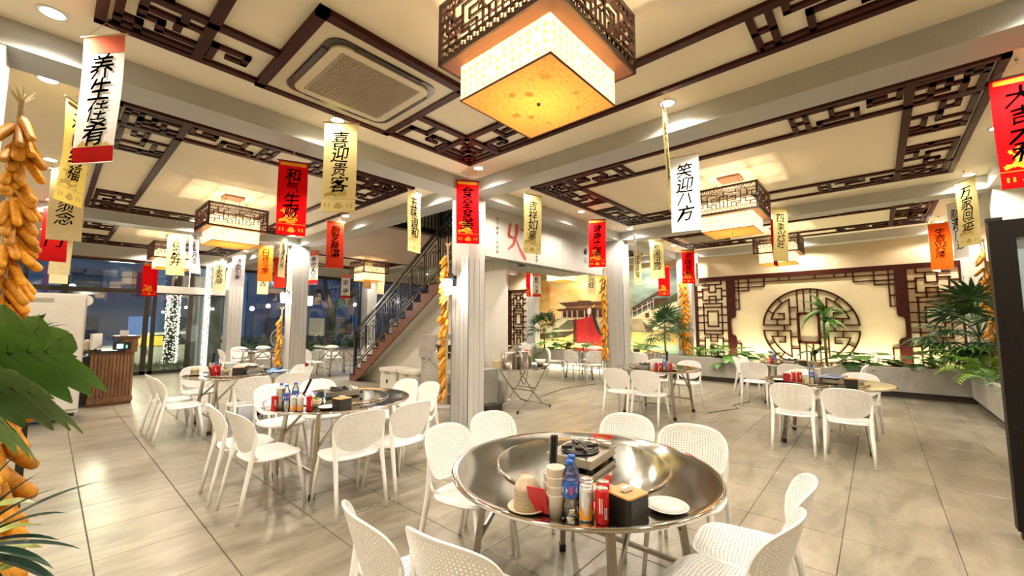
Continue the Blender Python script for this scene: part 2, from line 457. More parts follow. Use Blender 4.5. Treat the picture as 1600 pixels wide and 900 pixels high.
# ============================================================ LANTERNS
def paper_mat(name, col, tcol, e):
    m = bpy.data.materials.new(name); m.use_nodes = True; nt = m.node_tree; N = nt.nodes; L = nt.links; N.clear()
    o = N.new('ShaderNodeOutputMaterial'); a = N.new('ShaderNodeAddShader'); mx = N.new('ShaderNodeMixShader'); mx.inputs[0].default_value = .62
    d = N.new('ShaderNodeBsdfDiffuse'); tr = N.new('ShaderNodeBsdfTranslucent'); em = N.new('ShaderNodeEmission')
    tc = N.new('ShaderNodeTexCoord'); n = N.new('ShaderNodeTexNoise'); n.inputs['Scale'].default_value = 55; n.inputs['Detail'].default_value = 8
    L.new(tc.outputs['Object'], n.inputs['Vector'])
    cr = N.new('ShaderNodeValToRGB'); cr.color_ramp.elements[0].position = .35; cr.color_ramp.elements[0].color = tuple(c*.72 for c in tcol[:3])+(1,)
    cr.color_ramp.elements[1].position = .6; cr.color_ramp.elements[1].color = tcol
    L.new(n.outputs[0], cr.inputs[0]); L.new(cr.outputs[0], tr.inputs[0]); L.new(cr.outputs[0], em.inputs[0])
    d.inputs[0].default_value = col; em.inputs[1].default_value = e
    L.new(d.outputs[0], mx.inputs[1]); L.new(tr.outputs[0], mx.inputs[2]); L.new(mx.outputs[0], a.inputs[0]); L.new(em.outputs[0], a.inputs[1]); L.new(a.outputs[0], o.inputs[0])
    return m
M['shade'] = paper_mat('lantern_paper', (.8,.72,.5,1), (1,.84,.52,1), .38)
M['shade_bottom'] = paper_mat('lantern_leaf_paper', (.65,.32,.10,1), (.74,.39,.14,1), .13)
M['gilt'] = mat('printed_gold_ink', (.50,.28,.03,1), .6, emit=(.9,.5,.06,1), es=.4)
M['lwood'] = mat('lantern_rosewood', (.060,.016,.013,1), .3, coat=.3)
M['lrim'] = mat('lantern_inner_board', (.30,.13,.08,1), .5)
def lantern_mesh():
    out = {}
    W2,H0,H1 = .34, -.27, 0.0                         # shade half width, z range below the box
    sh = []
    B2,BZ,BT = .435, -.054, .336                         # box half width, bottom, top   (origin at shade top)
    # one fret side, built in (a,z) and placed at -y
    m = MB(); T = lambda a,b,d: (a,-B2+d-.006,b)
    strokes(m, [[(-B2+.012,BZ+.012),(B2-.012,BZ+.012),(B2-.012,BT-.012),(-B2+.012,BT-.012),(-B2+.012,BZ+.012)]], .03, T, .014)
    for z0,dr in ((BZ+.035,1),(BT-.035,-1)):
        n = 15; st = (2*B2-.08)/n
        for k in range(n):
            a = -B2+.04+st*k
            strokes(m, [[(a,z0+dr*.032),(a,z0),(a+st*.5,z0),(a+st*.5,z0+dr*.016)],[(a+st*.45,z0+dr*.032),(a+st,z0+dr*.032),(a+st,z0)]], .006, T, .012)
        strokes(m, [[(-B2+.02,z0+dr*.045),(B2-.02,z0+dr*.045)]], .008, T, .012)
    z = lambda t: BZ+.09+t*(BT-BZ-.18)
    half = [[(0,z(0)),(0,z(.35))],[(0,z(.65)),(0,z(1))],[(.05,z(0)),(.05,z(.75)),(.0,z(.75))],[(.05,z(.4)),(.16,z(.4)),(.16,z(.65)),(.09,z(.65))],[(.05,z(.9)),(.22,z(.9)),(.22,z(.25)),(.1,z(.25)),(.1,z(0))],
            [(.16,z(1)),(.16,z(.9))],[(.22,z(.6)),(.30,z(.6)),(.30,z(1))],[(.22,z(.4)),(.36,z(.4)),(.36,z(.8)),(.42,z(.8))],[(.28,z(.4)),(.28,z(.15)),(.42,z(.15))],[(.16,z(0)),(.16,z(.12)),(.22,z(.12)),(.22,z(.25))],
            [(.30,z(.8)),(.36,z(.8))],[(.36,z(.55)),(.43,z(.55))],[(.34,z(0)),(.34,z(.15))]]
    strokes(m, half+[[(-a,b) for a,b in pl] for pl in half], .013, T, .012)
    # carved flourish in the middle
    pts = [(.14*cos(t)*(1-t/9), 0, z(.5)+.045*sin(t)*(1-t/9)) for t in [k*.35 for k in range(20)]]
    m.tube([(x,-B2+.004,zz) for x,_,zz in pts], .005, 5)
    fret = m.mesh('fret_panel', M['lwood'])
    # bottom board ring around the shade
    r = MB()
    for s_ in (-1,1):
        r.box((-B2,s_*(B2+W2)/2-(B2-W2)/2,BZ),(B2,s_*(B2+W2)/2+(B2-W2)/2,BZ+.008)); r.box((s_*(B2+W2)/2-(B2-W2)/2,-W2,BZ),(s_*(B2+W2)/2+(B2-W2)/2,W2,BZ+.008))
    rim = r.mesh('rim_board', M['lrim'])
    face = MB().box((-W2,-W2,-.27),(W2,-W2+.004,.16)).mesh('shade_side', M['shade'])
    bot = MB().box((-W2,-W2,-.274),(W2,W2,-.270)).mesh('shade_bottom', M['shade_bottom'])
    e = MB(); 
    for s_ in (-1,1):
        e.box((-W2-.004,s_*W2-.004,-.277),(W2+.004,s_*W2+.004,-.268)); e.box((s_*W2-.004,-W2,-.277),(s_*W2+.004,W2,-.268))
    e.lathe([(.0,-.29),(.012,-.286),(.012,-.274)],10)
    edge = e.mesh('shade_edge', mat('lantern_edge_wood', (.12,.06,.03,1), .4))
    lf = MB()
    for (x,y,a,s_) in [(-.18,.06,.4,.04),(-.12,-.02,-.2,.045),(.02,.2,.9,.05),(.1,.14,2,.04),(-.2,-.2,1.2,.05),(.2,-.16,.3,.03),(.05,-.24,2.2,.035),(.24,.1,.2,.03)]:
        lf.prism([(x+s_*cos(a+t)*(1 if i % 2 == 0 else .55)*.8, y+s_*sin(a+t)*.6) for i,t in enumerate([k*pi/4 for k in range(8)])], .0006, Matrix.Translation((0,0,-.2748)))
    leaves = lf.mesh('pressed_leaves', mat('pressed_leaf', (.42,.21,.03,1), .7, emit=(.5,.22,.03,1), es=.45))
    c = MB().prism([(-.15,-.15),(.15,-.15),(.15,.15),(-.15,.15)], .03, Matrix.Translation((0,0,.545)))
    canopy = c.mesh('canopy', M['lrim'])
    h = MB()
    for sx in (-1,1):
        for sy in (-1,1): h.tube([(sx*.12,sy*.12,.55),(sx*.2,sy*.2,.33)], .004, 5)
    for sx in (-1,1): h.bar((sx*.2,-B2,.32),(sx*.2,B2,.32),.014,.014); h.bar((-B2,sx*.2,.32),(B2,sx*.2,.32),.014,.014)
    hang = h.mesh('hanger', M['lwood'])
    tx = MB(); chars = '道可非常名无天地之始有万物母故欲以观其妙皆知美善难易相成长短形高下倾音声和前后随处事行不言教作焉'
    k = 0; random.seed(3)
    for r_ in range(5):
        for c_ in range(12):
            ch = chars[k % len(chars)]; k += 1
            if (r_*7+c_*3) % 11 == 0 : continue
            a = -W2+.032+c_*(2*W2-.064)/11; zz = -.055-r_*.047
            put_glyph(tx, ch, lambda x,y,a=a,zz=zz: (a+x,-W2-.0012,zz+y), .034)
    txt = tx.mesh('printed_characters', M['gilt'])
    bulb = MB().lathe([(.0,-.05),(.03,-.035),(.036,0),(.024,.03),(.014,.05)],10).mesh('bulb', emis('bulb_glow', (1,.85,.6,1), 6))
    return dict(fret=fret,rim=rim,face=face,bot=bot,edge=edge,leaves=leaves,canopy=canopy,hang=hang,txt=txt,bulb=bulb)
LM = lantern_mesh()
def lantern(x,y,label,rz=0,w=LANTERN_W):
    t = empty('square_lantern', (x,y,3.164), rz, label, 'lantern', 'square fretwork lanterns')
    for k in range(4):
        link('fret_panel', LM['fret'], t, (0,0,0), k*pi/2); s_ = link('shade_side', LM['face'], t, (0,0,0), k*pi/2)
        link('printed_characters', LM['txt'], s_, (0,0,0))
    b = link('shade_bottom', LM['bot'], t, (0,0,0)); link('pressed_leaves', LM['leaves'], b, (0,0,0)); link('shade_edge', LM['edge'], t, (0,0,0))
    link('rim_board', LM['rim'], t, (0,0,0)); link('canopy', LM['canopy'], t, (0,0,0)); link('hanger', LM['hang'], t, (0,0,0))
    link('bulb', LM['bulb'], t, (0,0,.02))
    d = bpy.data.lights.new('lantern_bulb', 'POINT'); d.energy = w; d.color = (1,.80,.55); d.shadow_soft_size = .07
    o = bpy.data.objects.new('lantern_light', d); COL.objects.link(o); o.parent = t; o.location = (0,0,-.06)
    return t
lantern(1.93,1.49,'large square lantern nearest the camera, orange leaf-paper underside over the front table')
lantern(2.02,8.35,'square fretwork lantern left of the red banner, in the second bay on the left')
lantern(1.98,13.2,'square fretwork lantern by the glass shop front')
lantern(6.77,1.55,'square fretwork lantern hanging just right of the white banner')
lantern(11.1,1.6,'far square lantern before the round lattice wall')
lantern(6.8,12.2,'lantern with round carved motifs seen behind the stairs', 0)
lantern(11.0,7.6,'far square lantern before the palace mural')

# ============================================================ LATTICE WALL, MURAL
XW = 13.3
TW = lambda a,b,d: (XW-d, a, b)
def lattice_side():
    P = []
    H = lambda z,a,b: P.append([(a,z),(b,z)]); V = lambda y,a,b: P.append([(y,a),(y,b)])
    H(2.70,3.97,3.43); V(3.43,2.8,2.70); V(3.77,2.70,2.47); V(3.58,2.70,2.47); H(2.47,3.77,3.58); H(2.58,3.97,3.77); H(2.58,3.58,3.42)
    V(3.95,2.58,2.24); V(3.42,2.58,2.24); H(2.24,3.95,3.42); H(2.35,3.77,3.58); V(3.77,2.35,2.13); V(3.58,2.35,2.13); H(2.13,3.95,3.42)
    for z_ in (2.51,2.34): H(z_,4.10,3.95); H(z_,3.42,3.28)
    V(3.94,2.13,1.21); V(3.43,2.13,1.21); H(2.02,4.10,3.28); H(1.32,4.10,3.28); H(1.21,3.94,3.43)
    P.append([(3.83,1.90),(3.54,1.90),(3.54,1.45),(3.83,1.45),(3.83,1.90)])
    for z_ in (1.78,1.56): H(z_,4.10,3.83); H(z_,3.54,3.28)
    H(1.10,3.93,3.43); V(3.93,1.10,.5); V(3.43,1.10,.5); V(3.77,1.21,.98); V(3.58,1.21,.98); H(.98,3.77,3.58); H(.88,3.77,3.58); V(3.77,.88,.5); V(3.58,.88,.5)
    for z_ in (1.0,.83): H(z_,4.10,3.93); H(z_,3.43,3.28)
    return P
YC = 1.345
mirr = lambda P: [[(2*YC-a,b) for a,b in pl] for pl in P]
scr = empty('lattice_screen', (0,0,0), 0, 'dark wooden lattice wall screen with side panels and top beam on the cream wall', 'lattice screen')
m = MB(); strokes(m, [[(4.18,2.86),(2*YC-4.18,2.86)]], .12, TW, .07); m.build('top_rail', M['mahog'], scr)
side = lattice_side()
post = [(3.28,2.8),(3.06,2.8),(3.06,1.75),(3.09,1.69),(3.16,1.68),(3.19,1.63),(3.19,1.24),(3.16,1.2),(3.09,1.18),(3.06,1.12),(3.06,.4),(3.28,.4)]
for k in range(2):
    f = (lambda P: P) if k == 0 else mirr
    m = MB(); strokes(m, f(side), .03, TW, .03); m.build('lattice_panel', M['mahog'], scr)
    m = MB(); pp = f([post])[0]
    n = len(pp); m.add([TW(a,b,0) for a,b in pp]+[TW(a,b,.07) for a,b in pp], [tuple(range(n)) if k else tuple(reversed(range(n))), tuple(reversed(range(n,2*n))) if k else tuple(range(n,2*n))]+[(i,(i+1)%n,(i+1)%n+n,i+n) for i in range(n)])
    m.build('carved_post', M['mahog'], scr)
    m = MB(); strokes(m, f([[(4.14,2.86),(4.14,.45)]]), .08, TW, .06); m.build('edge_post', M['mahog'], scr)
    st = [[(3.06,2.57),(2.31,2.57)],[(3.06,2.47),(2.70,2.47)],[(2.96,2.8),(2.96,1.94)],[(3.06,1.94),(2.96,1.94)],[(2.70,2.8),(2.70,2.47)],[(2.31,2.8),(2.31,2.57)],[(3.06,2.2),(2.96,2.2)],[(3.06,.95),(2.95,.95),(2.95,.5)]]
    m = MB(); strokes(m, f(st), .028, TW, .04); m.build('stepped_corner', M['mahog'], scr)
m = MB(); strokes(m, [[(3.06,2.70),(2*YC-3.06,2.70)]]+[[(y,2.8),(y,2.70)] for y in (1.95,1.72,1.15,.75,.52)], .026, TW, .04); m.build('under_rail', M['mahog'], scr)
rl = empty('round_lattice', (0,0,0), 0, 'round dark wooden lattice with a square opening on the cream wall', 'lattice ornament')
CZ, RR = 1.41, 1.03
def arc(r, a0, a1, n): return [(YC+r*cos(R(a0+(a1-a0)*k/n)), CZ+r*sin(R(a0+(a1-a0)*k/n))) for k in range(n+1)]
a_ = math.degrees(math.asin(.08/RR))
m = MB(); strokes(m, [arc(RR,a_,180-a_,30), arc(RR,180+a_,360-a_,30)], .036, TW, .045); m.build('ring', M['mahog'], rl)
for sx in (-1,1):
    for sz in (-1,1):
        q = lambda pl: [(YC+sx*a, CZ+sz*b) for a,b in pl]
        ang = lambda r,a0,a1,n: [(r*cos(R(a0+(a1-a0)*k/n)), r*sin(R(a0+(a1-a0)*k/n))) for k in range(n+1)]
        P = [q([(1.02,.08),(.40,.08),(.40,.77)]), q([(.40,.77)]+ang(.87,62.6,16,10)[:]), q([(.835,.24),(.53,.24),(.53,.39),(.67,.39)]), q([(.70,.24),(.70,.08)]), q([(.54,.08),(.54,0)]),
             q([(.40,.55),(.22,.55)]), q([(.40,.24),(.22,.24)]), q([(.22,.38),(.22,1.0)]), q([(.075,.38),(.075,1.02)])]
        for a in (27,50): P.append(q([(.87*cos(R(a)),.87*sin(R(a))),(RR*cos(R(a)),RR*sin(R(a)))]))
        m = MB(); strokes(m, P, .030, TW, .04); m.build('scroll', M['mahog'], rl)
m = MB(); strokes(m, [[(YC-.22,CZ-.38),(YC+.22,CZ-.38),(YC+.22,CZ+.38),(YC-.22,CZ+.38),(YC-.22,CZ-.38)]], .06, TW, .055)
for sx in (-1,1):
    for sz in (-1,1): strokes(m, [[(YC+sx*.21,CZ+sz*.31),(YC+sx*.15,CZ+sz*.37)]], .04, TW, .05)
m.build('square_frame', M['mahog'], rl)
far = empty('lattice_screen', (0,0,0), 0, 'narrow dark lattice panel seen beyond the central pillar, left of the palace mural', 'lattice screen')
m = MB(); f2 = lambda P: [[(a+7.73,b+.05) for a,b in pl] for pl in P]
strokes(m, f2(side), .035, TW, .045); m.build('lattice', M['mahog'], far)
m = MB(); strokes(m, [[(11.9,2.91),(10.9,2.91)],[(11.86,2.9),(11.86,.5)]], .1, TW, .06); m.build('frame', M['mahog'], far)
m = MB(); strokes(m, [[(12.1,2.9),(12.1,.5)]], .26, TW, .06); m.build('dark_post', M['mahog'], far)

# ---- painted mural of a palace with a lady in red (flat print on the wall)
def mural_bg():
    mt = bpy.data.materials.new('mural_sky_print'); mt.use_nodes = True; nt = mt.node_tree; N = nt.nodes; L = nt.links; b = N['Principled BSDF']; b.inputs['Roughness'].default_value = .7
    tc = N.new('ShaderNodeTexCoord'); sp = N.new('ShaderNodeSeparateXYZ'); L.new(tc.outputs['Object'], sp.inputs[0])
    n = N.new('ShaderNodeTexNoise'); n.inputs['Scale'].default_value = .9; n.inputs['Detail'].default_value = 8
    mp = N.new('ShaderNodeMapping'); mp.inputs['Scale'].default_value = (1,1,2.2); L.new(tc.outputs['Object'], mp.inputs[0]); L.new(mp.outputs[0], n.inputs['Vector'])
    c1 = N.new('ShaderNodeValToRGB'); e = c1.color_ramp; e.elements[0].position = .35; e.elements[0].color = lin(226,160,70); e.elements[1].position = .6; e.elements[1].color = lin(240,214,150)
    c2 = N.new('ShaderNodeValToRGB'); e = c2.color_ramp; e.elements[0].position = .35; e.elements[0].color = lin(88,108,104); e.elements[1].position = .65; e.elements[1].color = lin(150,172,160)
    L.new(n.outputs[0], c1.inputs[0]); L.new(n.outputs[0], c2.inputs[0])
    r = N.new('ShaderNodeMapRange'); r.inputs['From Min'].default_value = 6.8; r.inputs['From Max'].default_value = 6.2; L.new(sp.outputs[1], r.inputs['Value'])
    mx = N.new('ShaderNodeMix'); mx.data_type = 'RGBA'; L.new(r.outputs[0], mx.inputs[0]); L.new(c1.outputs[0], mx.inputs[6]); L.new(c2.outputs[0], mx.inputs[7]); L.new(mx.outputs[2], b.inputs['Base Color'])
    return mt
mu = empty('wall_mural', (0,0,0), 0, 'printed mural of an old palace, city wall and a lady in a red robe', 'mural')
box((XW-.012,4.62,.5),(XW-.002,10.32,3.30)).build('sky_print', mural_bg(), mu)
PC = dict(hill_dark=(88,84,70), terrace_top=(196,184,150), terrace_body=(168,158,128), ramp_light=(206,196,165), ramp_dark=(104,100,78), base_brown=(76,60,40), sand=(205,170,100),
 hall_wall=(120,70,50), roof_lower=(84,52,38), roof_mid_wall=(140,96,66), roof_upper=(88,54,40), flag=(150,62,30), dress=(158,16,20), sleeve=(178,22,26), hair=(34,22,22), face=(238,216,196), crown=(200,160,50), robe_dark=(92,26,22),
 wall_white=(222,206,166), wall_shadow=(112,84,58), wall_low=(170,156,124), gallery_roof=(74,48,36), gallery_in=(58,40,30), tower_in=(70,44,32), green_slope=(66,74,42), window=(84,44,28), yellow_ground=(216,180,110), shrub=(52,74,34))
MUR = {
'hill_dark':[(10.32,1.78),(9.6,1.78),(9.6,1.93),(10.32,1.98)],
'terrace_top':[(9.51,1.76),(7.35,1.74),(7.35,1.56),(9.51,1.59)],
'terrace_body':[(10.18,1.28),(9.28,1.59),(7.35,1.58),(7.36,1.27),(8.66,1.29)],
'ramp_light':[(10.23,1.16),(8.96,1.73),(8.83,1.69),(9.51,1.28),(8.66,1.3),(8.62,1.22)],
'ramp_dark':[(9.46,1.28),(8.9,1.66),(8.53,1.66),(8.75,1.29)],
'base_brown':[(10.33,1.12),(8.66,1.25),(8.67,0.93),(9.15,0.99),(10.13,0.89),(10.33,0.89)],
'sand':[(9.15,0.95),(8.67,1.15),(8.67,0.78),(9.15,0.77)],
'hall_wall':[(9.18,2.02),(7.34,2.03),(7.35,1.74),(9.19,1.75)],
'roof_lower':[(9.5,2.07),(8.96,2.11),(7.34,2.1),(7.34,2.0),(9.28,2.0)],
'roof_mid_wall':[(8.96,2.23),(7.34,2.22),(7.34,2.09),(8.98,2.11)],
'roof_upper':[(9.34,2.33),(9.04,2.34),(8.48,2.35),(8.43,2.39),(7.89,2.37),(7.85,2.33),(7.34,2.33),(7.34,2.19),(8.98,2.17)],
'door1':[(9.1,1.99),(8.97,1.98),(8.97,1.77),(9.11,1.77)],
'door2':[(8.87,1.99),(8.75,1.99),(8.75,1.76),(8.87,1.76)],
'door3':[(8.64,1.99),(8.51,1.99),(8.51,1.76),(8.64,1.76)],
'door4':[(8.4,2.0),(8.19,2.0),(8.2,1.76),(8.41,1.76)],
'door5':[(8.12,2.0),(8.02,2.0),(8.02,1.76),(8.13,1.76)],
'door6':[(7.53,1.99),(7.41,1.98),(7.42,1.75),(7.54,1.76)],
'flag':[(9.72,1.49),(9.51,1.95),(9.5,1.66),(9.63,1.47)],
'dress':[(8.61,1.69),(8.4,1.66),(8.15,1.73),(7.98,1.81),(7.8,1.79),(7.71,1.58),(7.63,1.3),(7.36,1.0),(7.33,0.69),(8.5,0.77),(8.6,0.93)],
'sleeve':[(8.53,1.67),(8.15,1.71),(7.98,1.76),(8.03,1.44),(8.0,0.8),(8.5,0.77)],
'hair':[(7.9,2.13),(7.77,2.16),(7.7,2.07),(7.69,1.76),(7.59,1.44),(7.36,1.06),(7.59,1.16),(7.76,1.58),(7.82,1.81),(7.89,1.94)],
'face':[(8.02,2.06),(7.9,2.12),(7.86,2.04),(7.88,1.9),(7.98,1.83),(8.04,1.92)],
'crown':[(7.88,2.13),(7.73,2.23),(7.7,2.18),(7.77,2.1)],
'robe_dark':[(8.66,1.66),(8.53,1.69),(8.5,0.79),(8.67,0.82)],
'wall_white':[(6.28,1.71),(5.63,2.02),(5.58,1.96),(4.62,2.27),(4.64,1.58),(5.14,1.27),(5.52,1.29),(5.87,1.58),(6.28,1.64)],
'wall_shadow':[(5.94,1.64),(5.49,1.29),(5.78,1.28)],
'wall_low':[(6.28,1.68),(5.91,1.68),(5.8,1.28),(6.29,1.28)],
'gallery_roof':[(6.27,2.06),(5.62,2.43),(5.35,2.59),(4.94,2.44),(4.98,2.41),(5.39,2.46),(5.63,2.36),(6.28,1.97)],
'gallery_in':[(6.28,1.96),(5.64,2.31),(5.63,2.1),(6.28,1.83)],
'tower_in':[(5.62,2.34),(5.04,2.37),(5.01,2.26),(5.56,2.01)],
'green_slope':[(5.58,2.01),(4.73,2.51),(4.64,2.54),(4.65,2.28),(5.11,2.11),(5.56,1.96)],
'window':[(5.8,1.87),(5.67,1.89),(5.65,1.74),(5.79,1.71)],
'yellow_ground':[(6.3,1.25),(4.62,1.27),(4.63,0.85),(6.31,0.79)],
'shrub':[(6.1,0.74),(6.06,0.85),(5.73,0.86),(5.7,0.75)],
}
for i, (k, pl) in enumerate(MUR.items()):
    c = PC.get(k) or (52,26,22)
    nm = 'painted_'+k.rstrip('0123456789').strip('_')
    mm = M.get(nm) or M.setdefault(nm, mat(nm, lin(*c), .7, var=.14, scale=5))
    d = .013+i*.0004; n = len(pl)
    m = MB(); m.add([(XW-.012,a,b) for a,b in pl]+[(XW-d,a,b) for a,b in pl], [tuple(range(n,2*n))]+[(j,(j+1)%n,(j+1)%n+n,j+n) for j in range(n)])
    m.build(nm, mm, mu)
# white posts and door frames of the painted hall, roof ridges
m = MB(); d = .030
for y in (9.14,8.93,8.7,8.47,8.15,7.97,7.58): strokes(m, [[(y,2.0),(y,1.76)]], .03, lambda a,b,dd: (XW-d-dd*.05,a,b), .03)
strokes(m, [[(6.2,1.93),(5.5,2.28)]], .02, lambda a,b,dd: (XW-d-dd*.05,a,b), .03)
for y in (6.25,6.08,5.9,5.7,5.5): strokes(m, [[(y,2.34-(y-5.5)*.45),(y,2.02-(y-5.5)*.4)]], .02, lambda a,b,dd: (XW-d-dd*.05,a,b), .03)
m.build('painted_posts', mat('painted_posts', lin(222,205,190), .7), mu)

# ============================================================ PLANTERS
soil = mat('planter_soil', (.045,.035,.02,1), .9, var=.4, scale=20, bump=.6, bscale=30)
pl = empty('planter', (11.75,4,0), 0, 'long low grey concrete planter along the lattice and mural wall', 'planter')
def pbox(a, b, n, mt, par): 
    o = par.location
    return box((a[0]-o.x,a[1]-o.y,a[2]),(b[0]-o.x,b[1]-o.y,b[2])).build(n, mt, par)
pbox((11.72,-1.3,.13),(11.86,10.24,.62),'front_wall',M['grey'],pl)
pbox((11.82,-1.72,0),(11.90,10.24,.13),'plinth',M['plinth'],pl)
pbox((11.86,-1.72,.13),(12.94,10.24,.50),'soil',soil,pl)
pbox((12.94,-1.42,.13),(12.99,10.2,.56),'back_wall',M['grey'],pl)
pr = empty('planter', (9,-1.5,0), 0, 'low grey concrete planter running along the right-hand wall', 'planter')
pbox((6.2,-1.42,.13),(11.72,-1.28,.62),'front_wall',M['grey'],pr)
pbox((6.25,-1.45,0),(11.82,-1.36,.13),'plinth',M['plinth'],pr)
pbox((6.2,-1.74,.13),(11.72,-1.42,.52),'soil',soil,pr)
strip = emis('led_strip_glow', (1,.95,.55,1), 4)
def led(name, a, b, lx, ly, loc, e, rot, label):
    o = box(a, b).build(name, strip); tag(o, label, 'light strip')
    d = bpy.data.lights.new('led', 'AREA'); d.shape = 'RECTANGLE'; d.size = lx; d.size_y = ly; d.energy = e; d.color = (1,.9,.55)
    l = bpy.data.objects.new('led_light', d); COL.objects.link(l); l.location = loc; l.rotation_euler = rot
led('led_strip', (13.02,-1.3,.50),(13.06,4.1,.525), .05,5.2,(13.05,1.4,.54),26,(0,pi,0),'glowing LED strip hidden behind the planter under the round lattice')
led('led_strip', (13.02,4.7,.50),(13.06,10.1,.525), .05,5.2,(13.05,7.4,.54),20,(0,pi,0),'glowing LED strip behind the planter under the palace mural')
led('led_strip', (11.74,5.0,.015),(11.80,10.0,.04), .05,5,(11.70,7.5,.06),30,(0,R(-70),0),'glowing LED strip at the foot of the planter before the mural')
# ============================================================ CHAIRS
def disc(u, v, p):                                     # square -> disc -> superellipse of power p
    a, b = u*math.sqrt(1-v*v/2), v*math.sqrt(1-u*u/2)
    r = math.hypot(a, b)
    if r < 1e-6: return a, b
    f = 1+((abs(a/r)**p+abs(b/r)**p)**(-1/p)-1)*r
    return a*f, b*f
def perforated(P, N, n, m, t, name, mt):
    """shell over [-1,1]^2 with a real square hole in every inner cell; P(u,v) point, N(u,v) unit normal"""
    vs = []; fs = []
    def vid(p): vs.append(tuple(p)); return len(vs)-1
    G = {}
    for s in (0,1):
        for i in range(n+1):
            for j in range(m+1):
                u = -1+2*i/n; v = -1+2*j/m
                G[s,i,j] = vid(P(u,v)+N(u,v)*(t/2 if s else -t/2))
    for i in range(n):
        for j in range(m):
            c = [(i,j),(i+1,j),(i+1,j+1),(i,j+1)]
            if i in (0,n-1) or j in (0,m-1):
                fs.append(tuple(G[(1,)+q] for q in c)); fs.append(tuple(G[(0,)+q] for q in reversed(c))); continue
            cu = -1+2*(i+.5)/n; cv = -1+2*(j+.5)/m; du = .24*2/n; dv = .24*2/m
            H = {}
            for s in (0,1):
                for k,(a,b) in enumerate(((-1,-1),(1,-1),(1,1),(-1,1))):
                    u = cu+a*du; v = cv+b*dv; H[s,k] = vid(P(u,v)+N(u,v)*(t/2 if s else -t/2))
            for k in range(4):
                k2 = (k+1) % 4
                fs.append((G[(1,)+c[k]],G[(1,)+c[k2]],H[1,k2],H[1,k])); fs.append((G[(0,)+c[k2]],G[(0,)+c[k]],H[0,k],H[0,k2]))
                fs.append((H[1,k],H[1,k2],H[0,k2],H[0,k]))
    mb = MB(); mb.add(vs, fs)
    rim = []
    for k in range(n): rim.append(P(-1+2*k/n,-1))
    for k in range(m): rim.append(P(1,-1+2*k/m))
    for k in range(n): rim.append(P(1-2*k/n,1))
    for k in range(m): rim.append(P(-1,1-2*k/m))
    mb.tube(rim, t*.62, 6, close=True)
    return mb
def backP(u, v):
    x, z = disc(u, v, 2.35+.55*(v+1)/2)
    x *= .222*(1+.05*v); z = .655+.163*z
    y = -.205-.10*((z-.5)/.32)+.055*(abs(x)/.2)**2.2
    return Vector((x, y, z))
def backN(u, v): return Vector((-backP(u,v).x*1.6, 1, .22)).normalized()
def seatP(u, v):
    x, y = disc(u, v, 3.4)
    return Vector((x*.215*(1-.06*y), .015+y*.205, .448-.014*(1-(x*x+y*y)*.6)-(.02*max(0,y-.6)**2*4)))
def seatN(u, v): return Vector((0,0,1))
CH = {}
mb = perforated(backP, backN, 26, 22, .009, 'b', None); CH['back'] = mb.mesh('backrest', M['plastic'])
mb = perforated(seatP, seatN, 24, 24, .008, 's', None)
ap = [Vector(seatP(*q)) for q in [(cos(t),sin(t)) for t in [k*pi/18 for k in range(0)]]]
CH['seat'] = mb.mesh('seat', M['plastic'])
rim = []
for k in range(12): rim.append(seatP(-1+2*k/12,-1))
for k in range(12): rim.append(seatP(1,-1+2*k/12))
for k in range(12): rim.append(seatP(1-2*k/12,1))
for k in range(12): rim.append(seatP(-1,1-2*k/12))
CH['apron'] = MB().tube([p+Vector((0,0,-.012)) for p in rim], .012, 7, close=True).mesh('seat_rim', M['plastic'], True)
for s in (-1,1):
    CH['rear',s] = MB().tube([(s*.212,-.285,0),(s*.206,-.245,.22),(s*.200,-.205,.42),(s*.204,-.195,.52),(s*.214,-.185,.60),(s*.219,-.184,.655),(s*.2205,-.191,.685)], [.0135,.017,.020,.017,.014,.010,.006], 8).tube([(s*.202,-.195,.53),(s*.192,-.172,.465),(s*.172,-.13,.438)],[.008,.011,.012],7).mesh('leg', M['plastic'], True)
    CH['front',s] = MB().tube([(s*.205,.235,0),(s*.190,.205,.22),(s*.170,.165,.42),(s*.155,.13,.436)], [.013,.017,.020,.014], 8).mesh('leg', M['plastic'], True)
    CH['foot',s] = MB().tube([(0,0,-.001),(0,0,.006)],.0125,8).mesh('foot', M['black'])
def chair(x, y, ang, label, group):
    """x,y = centre of the top of the backrest, ang = facing direction in degrees"""
    a = R(ang); cx = x+.30*cos(a); cy = y+.30*sin(a)
    t = empty('dining_chair', (cx,cy,0), a-pi/2, label, 'chair', group)
    link('seat', CH['seat'], t, (0,0,0)); link('seat_rim', CH['apron'], t, (0,0,0)); link('backrest', CH['back'], t, (0,0,0))
    for s in (-1,1):
        link('leg', CH['rear',s], t, (0,0,0)); link('leg', CH['front',s], t, (0,0,0))
    return t
WP = 'white chair '
def side4(cx, cy, table, group, spec):
    for (dx,dy,ang,txt) in spec: chair(cx+dx, cy+dy, ang, WP+txt+' '+table, group)
g1 = 'chairs around the nearest round table'
side4(1.98,1.25,'at the nearest table', g1, [
 (-1.17,.30,-8,'at lower left, back towards us,'), (-1.08,-.10,8,'cut by the bottom edge left of centre,'),
 (-.10,1.10,-82,'on the far side before the pillar foot,'), (.42,1.16,-95,'just right of the pillar foot, far side,'),
 (1.13,.24,178,'on the far side, left one of the right pair,'), (1.10,-.24,186,'on the right side, behind the steel rim,'),
 (.38,-1.00,97,'at lower right, farther of two with twisted-looking backs,'), (-.10,-1.0,84,'at the bottom right edge,')])
g2 = 'chairs around the round table left of the central pillar'
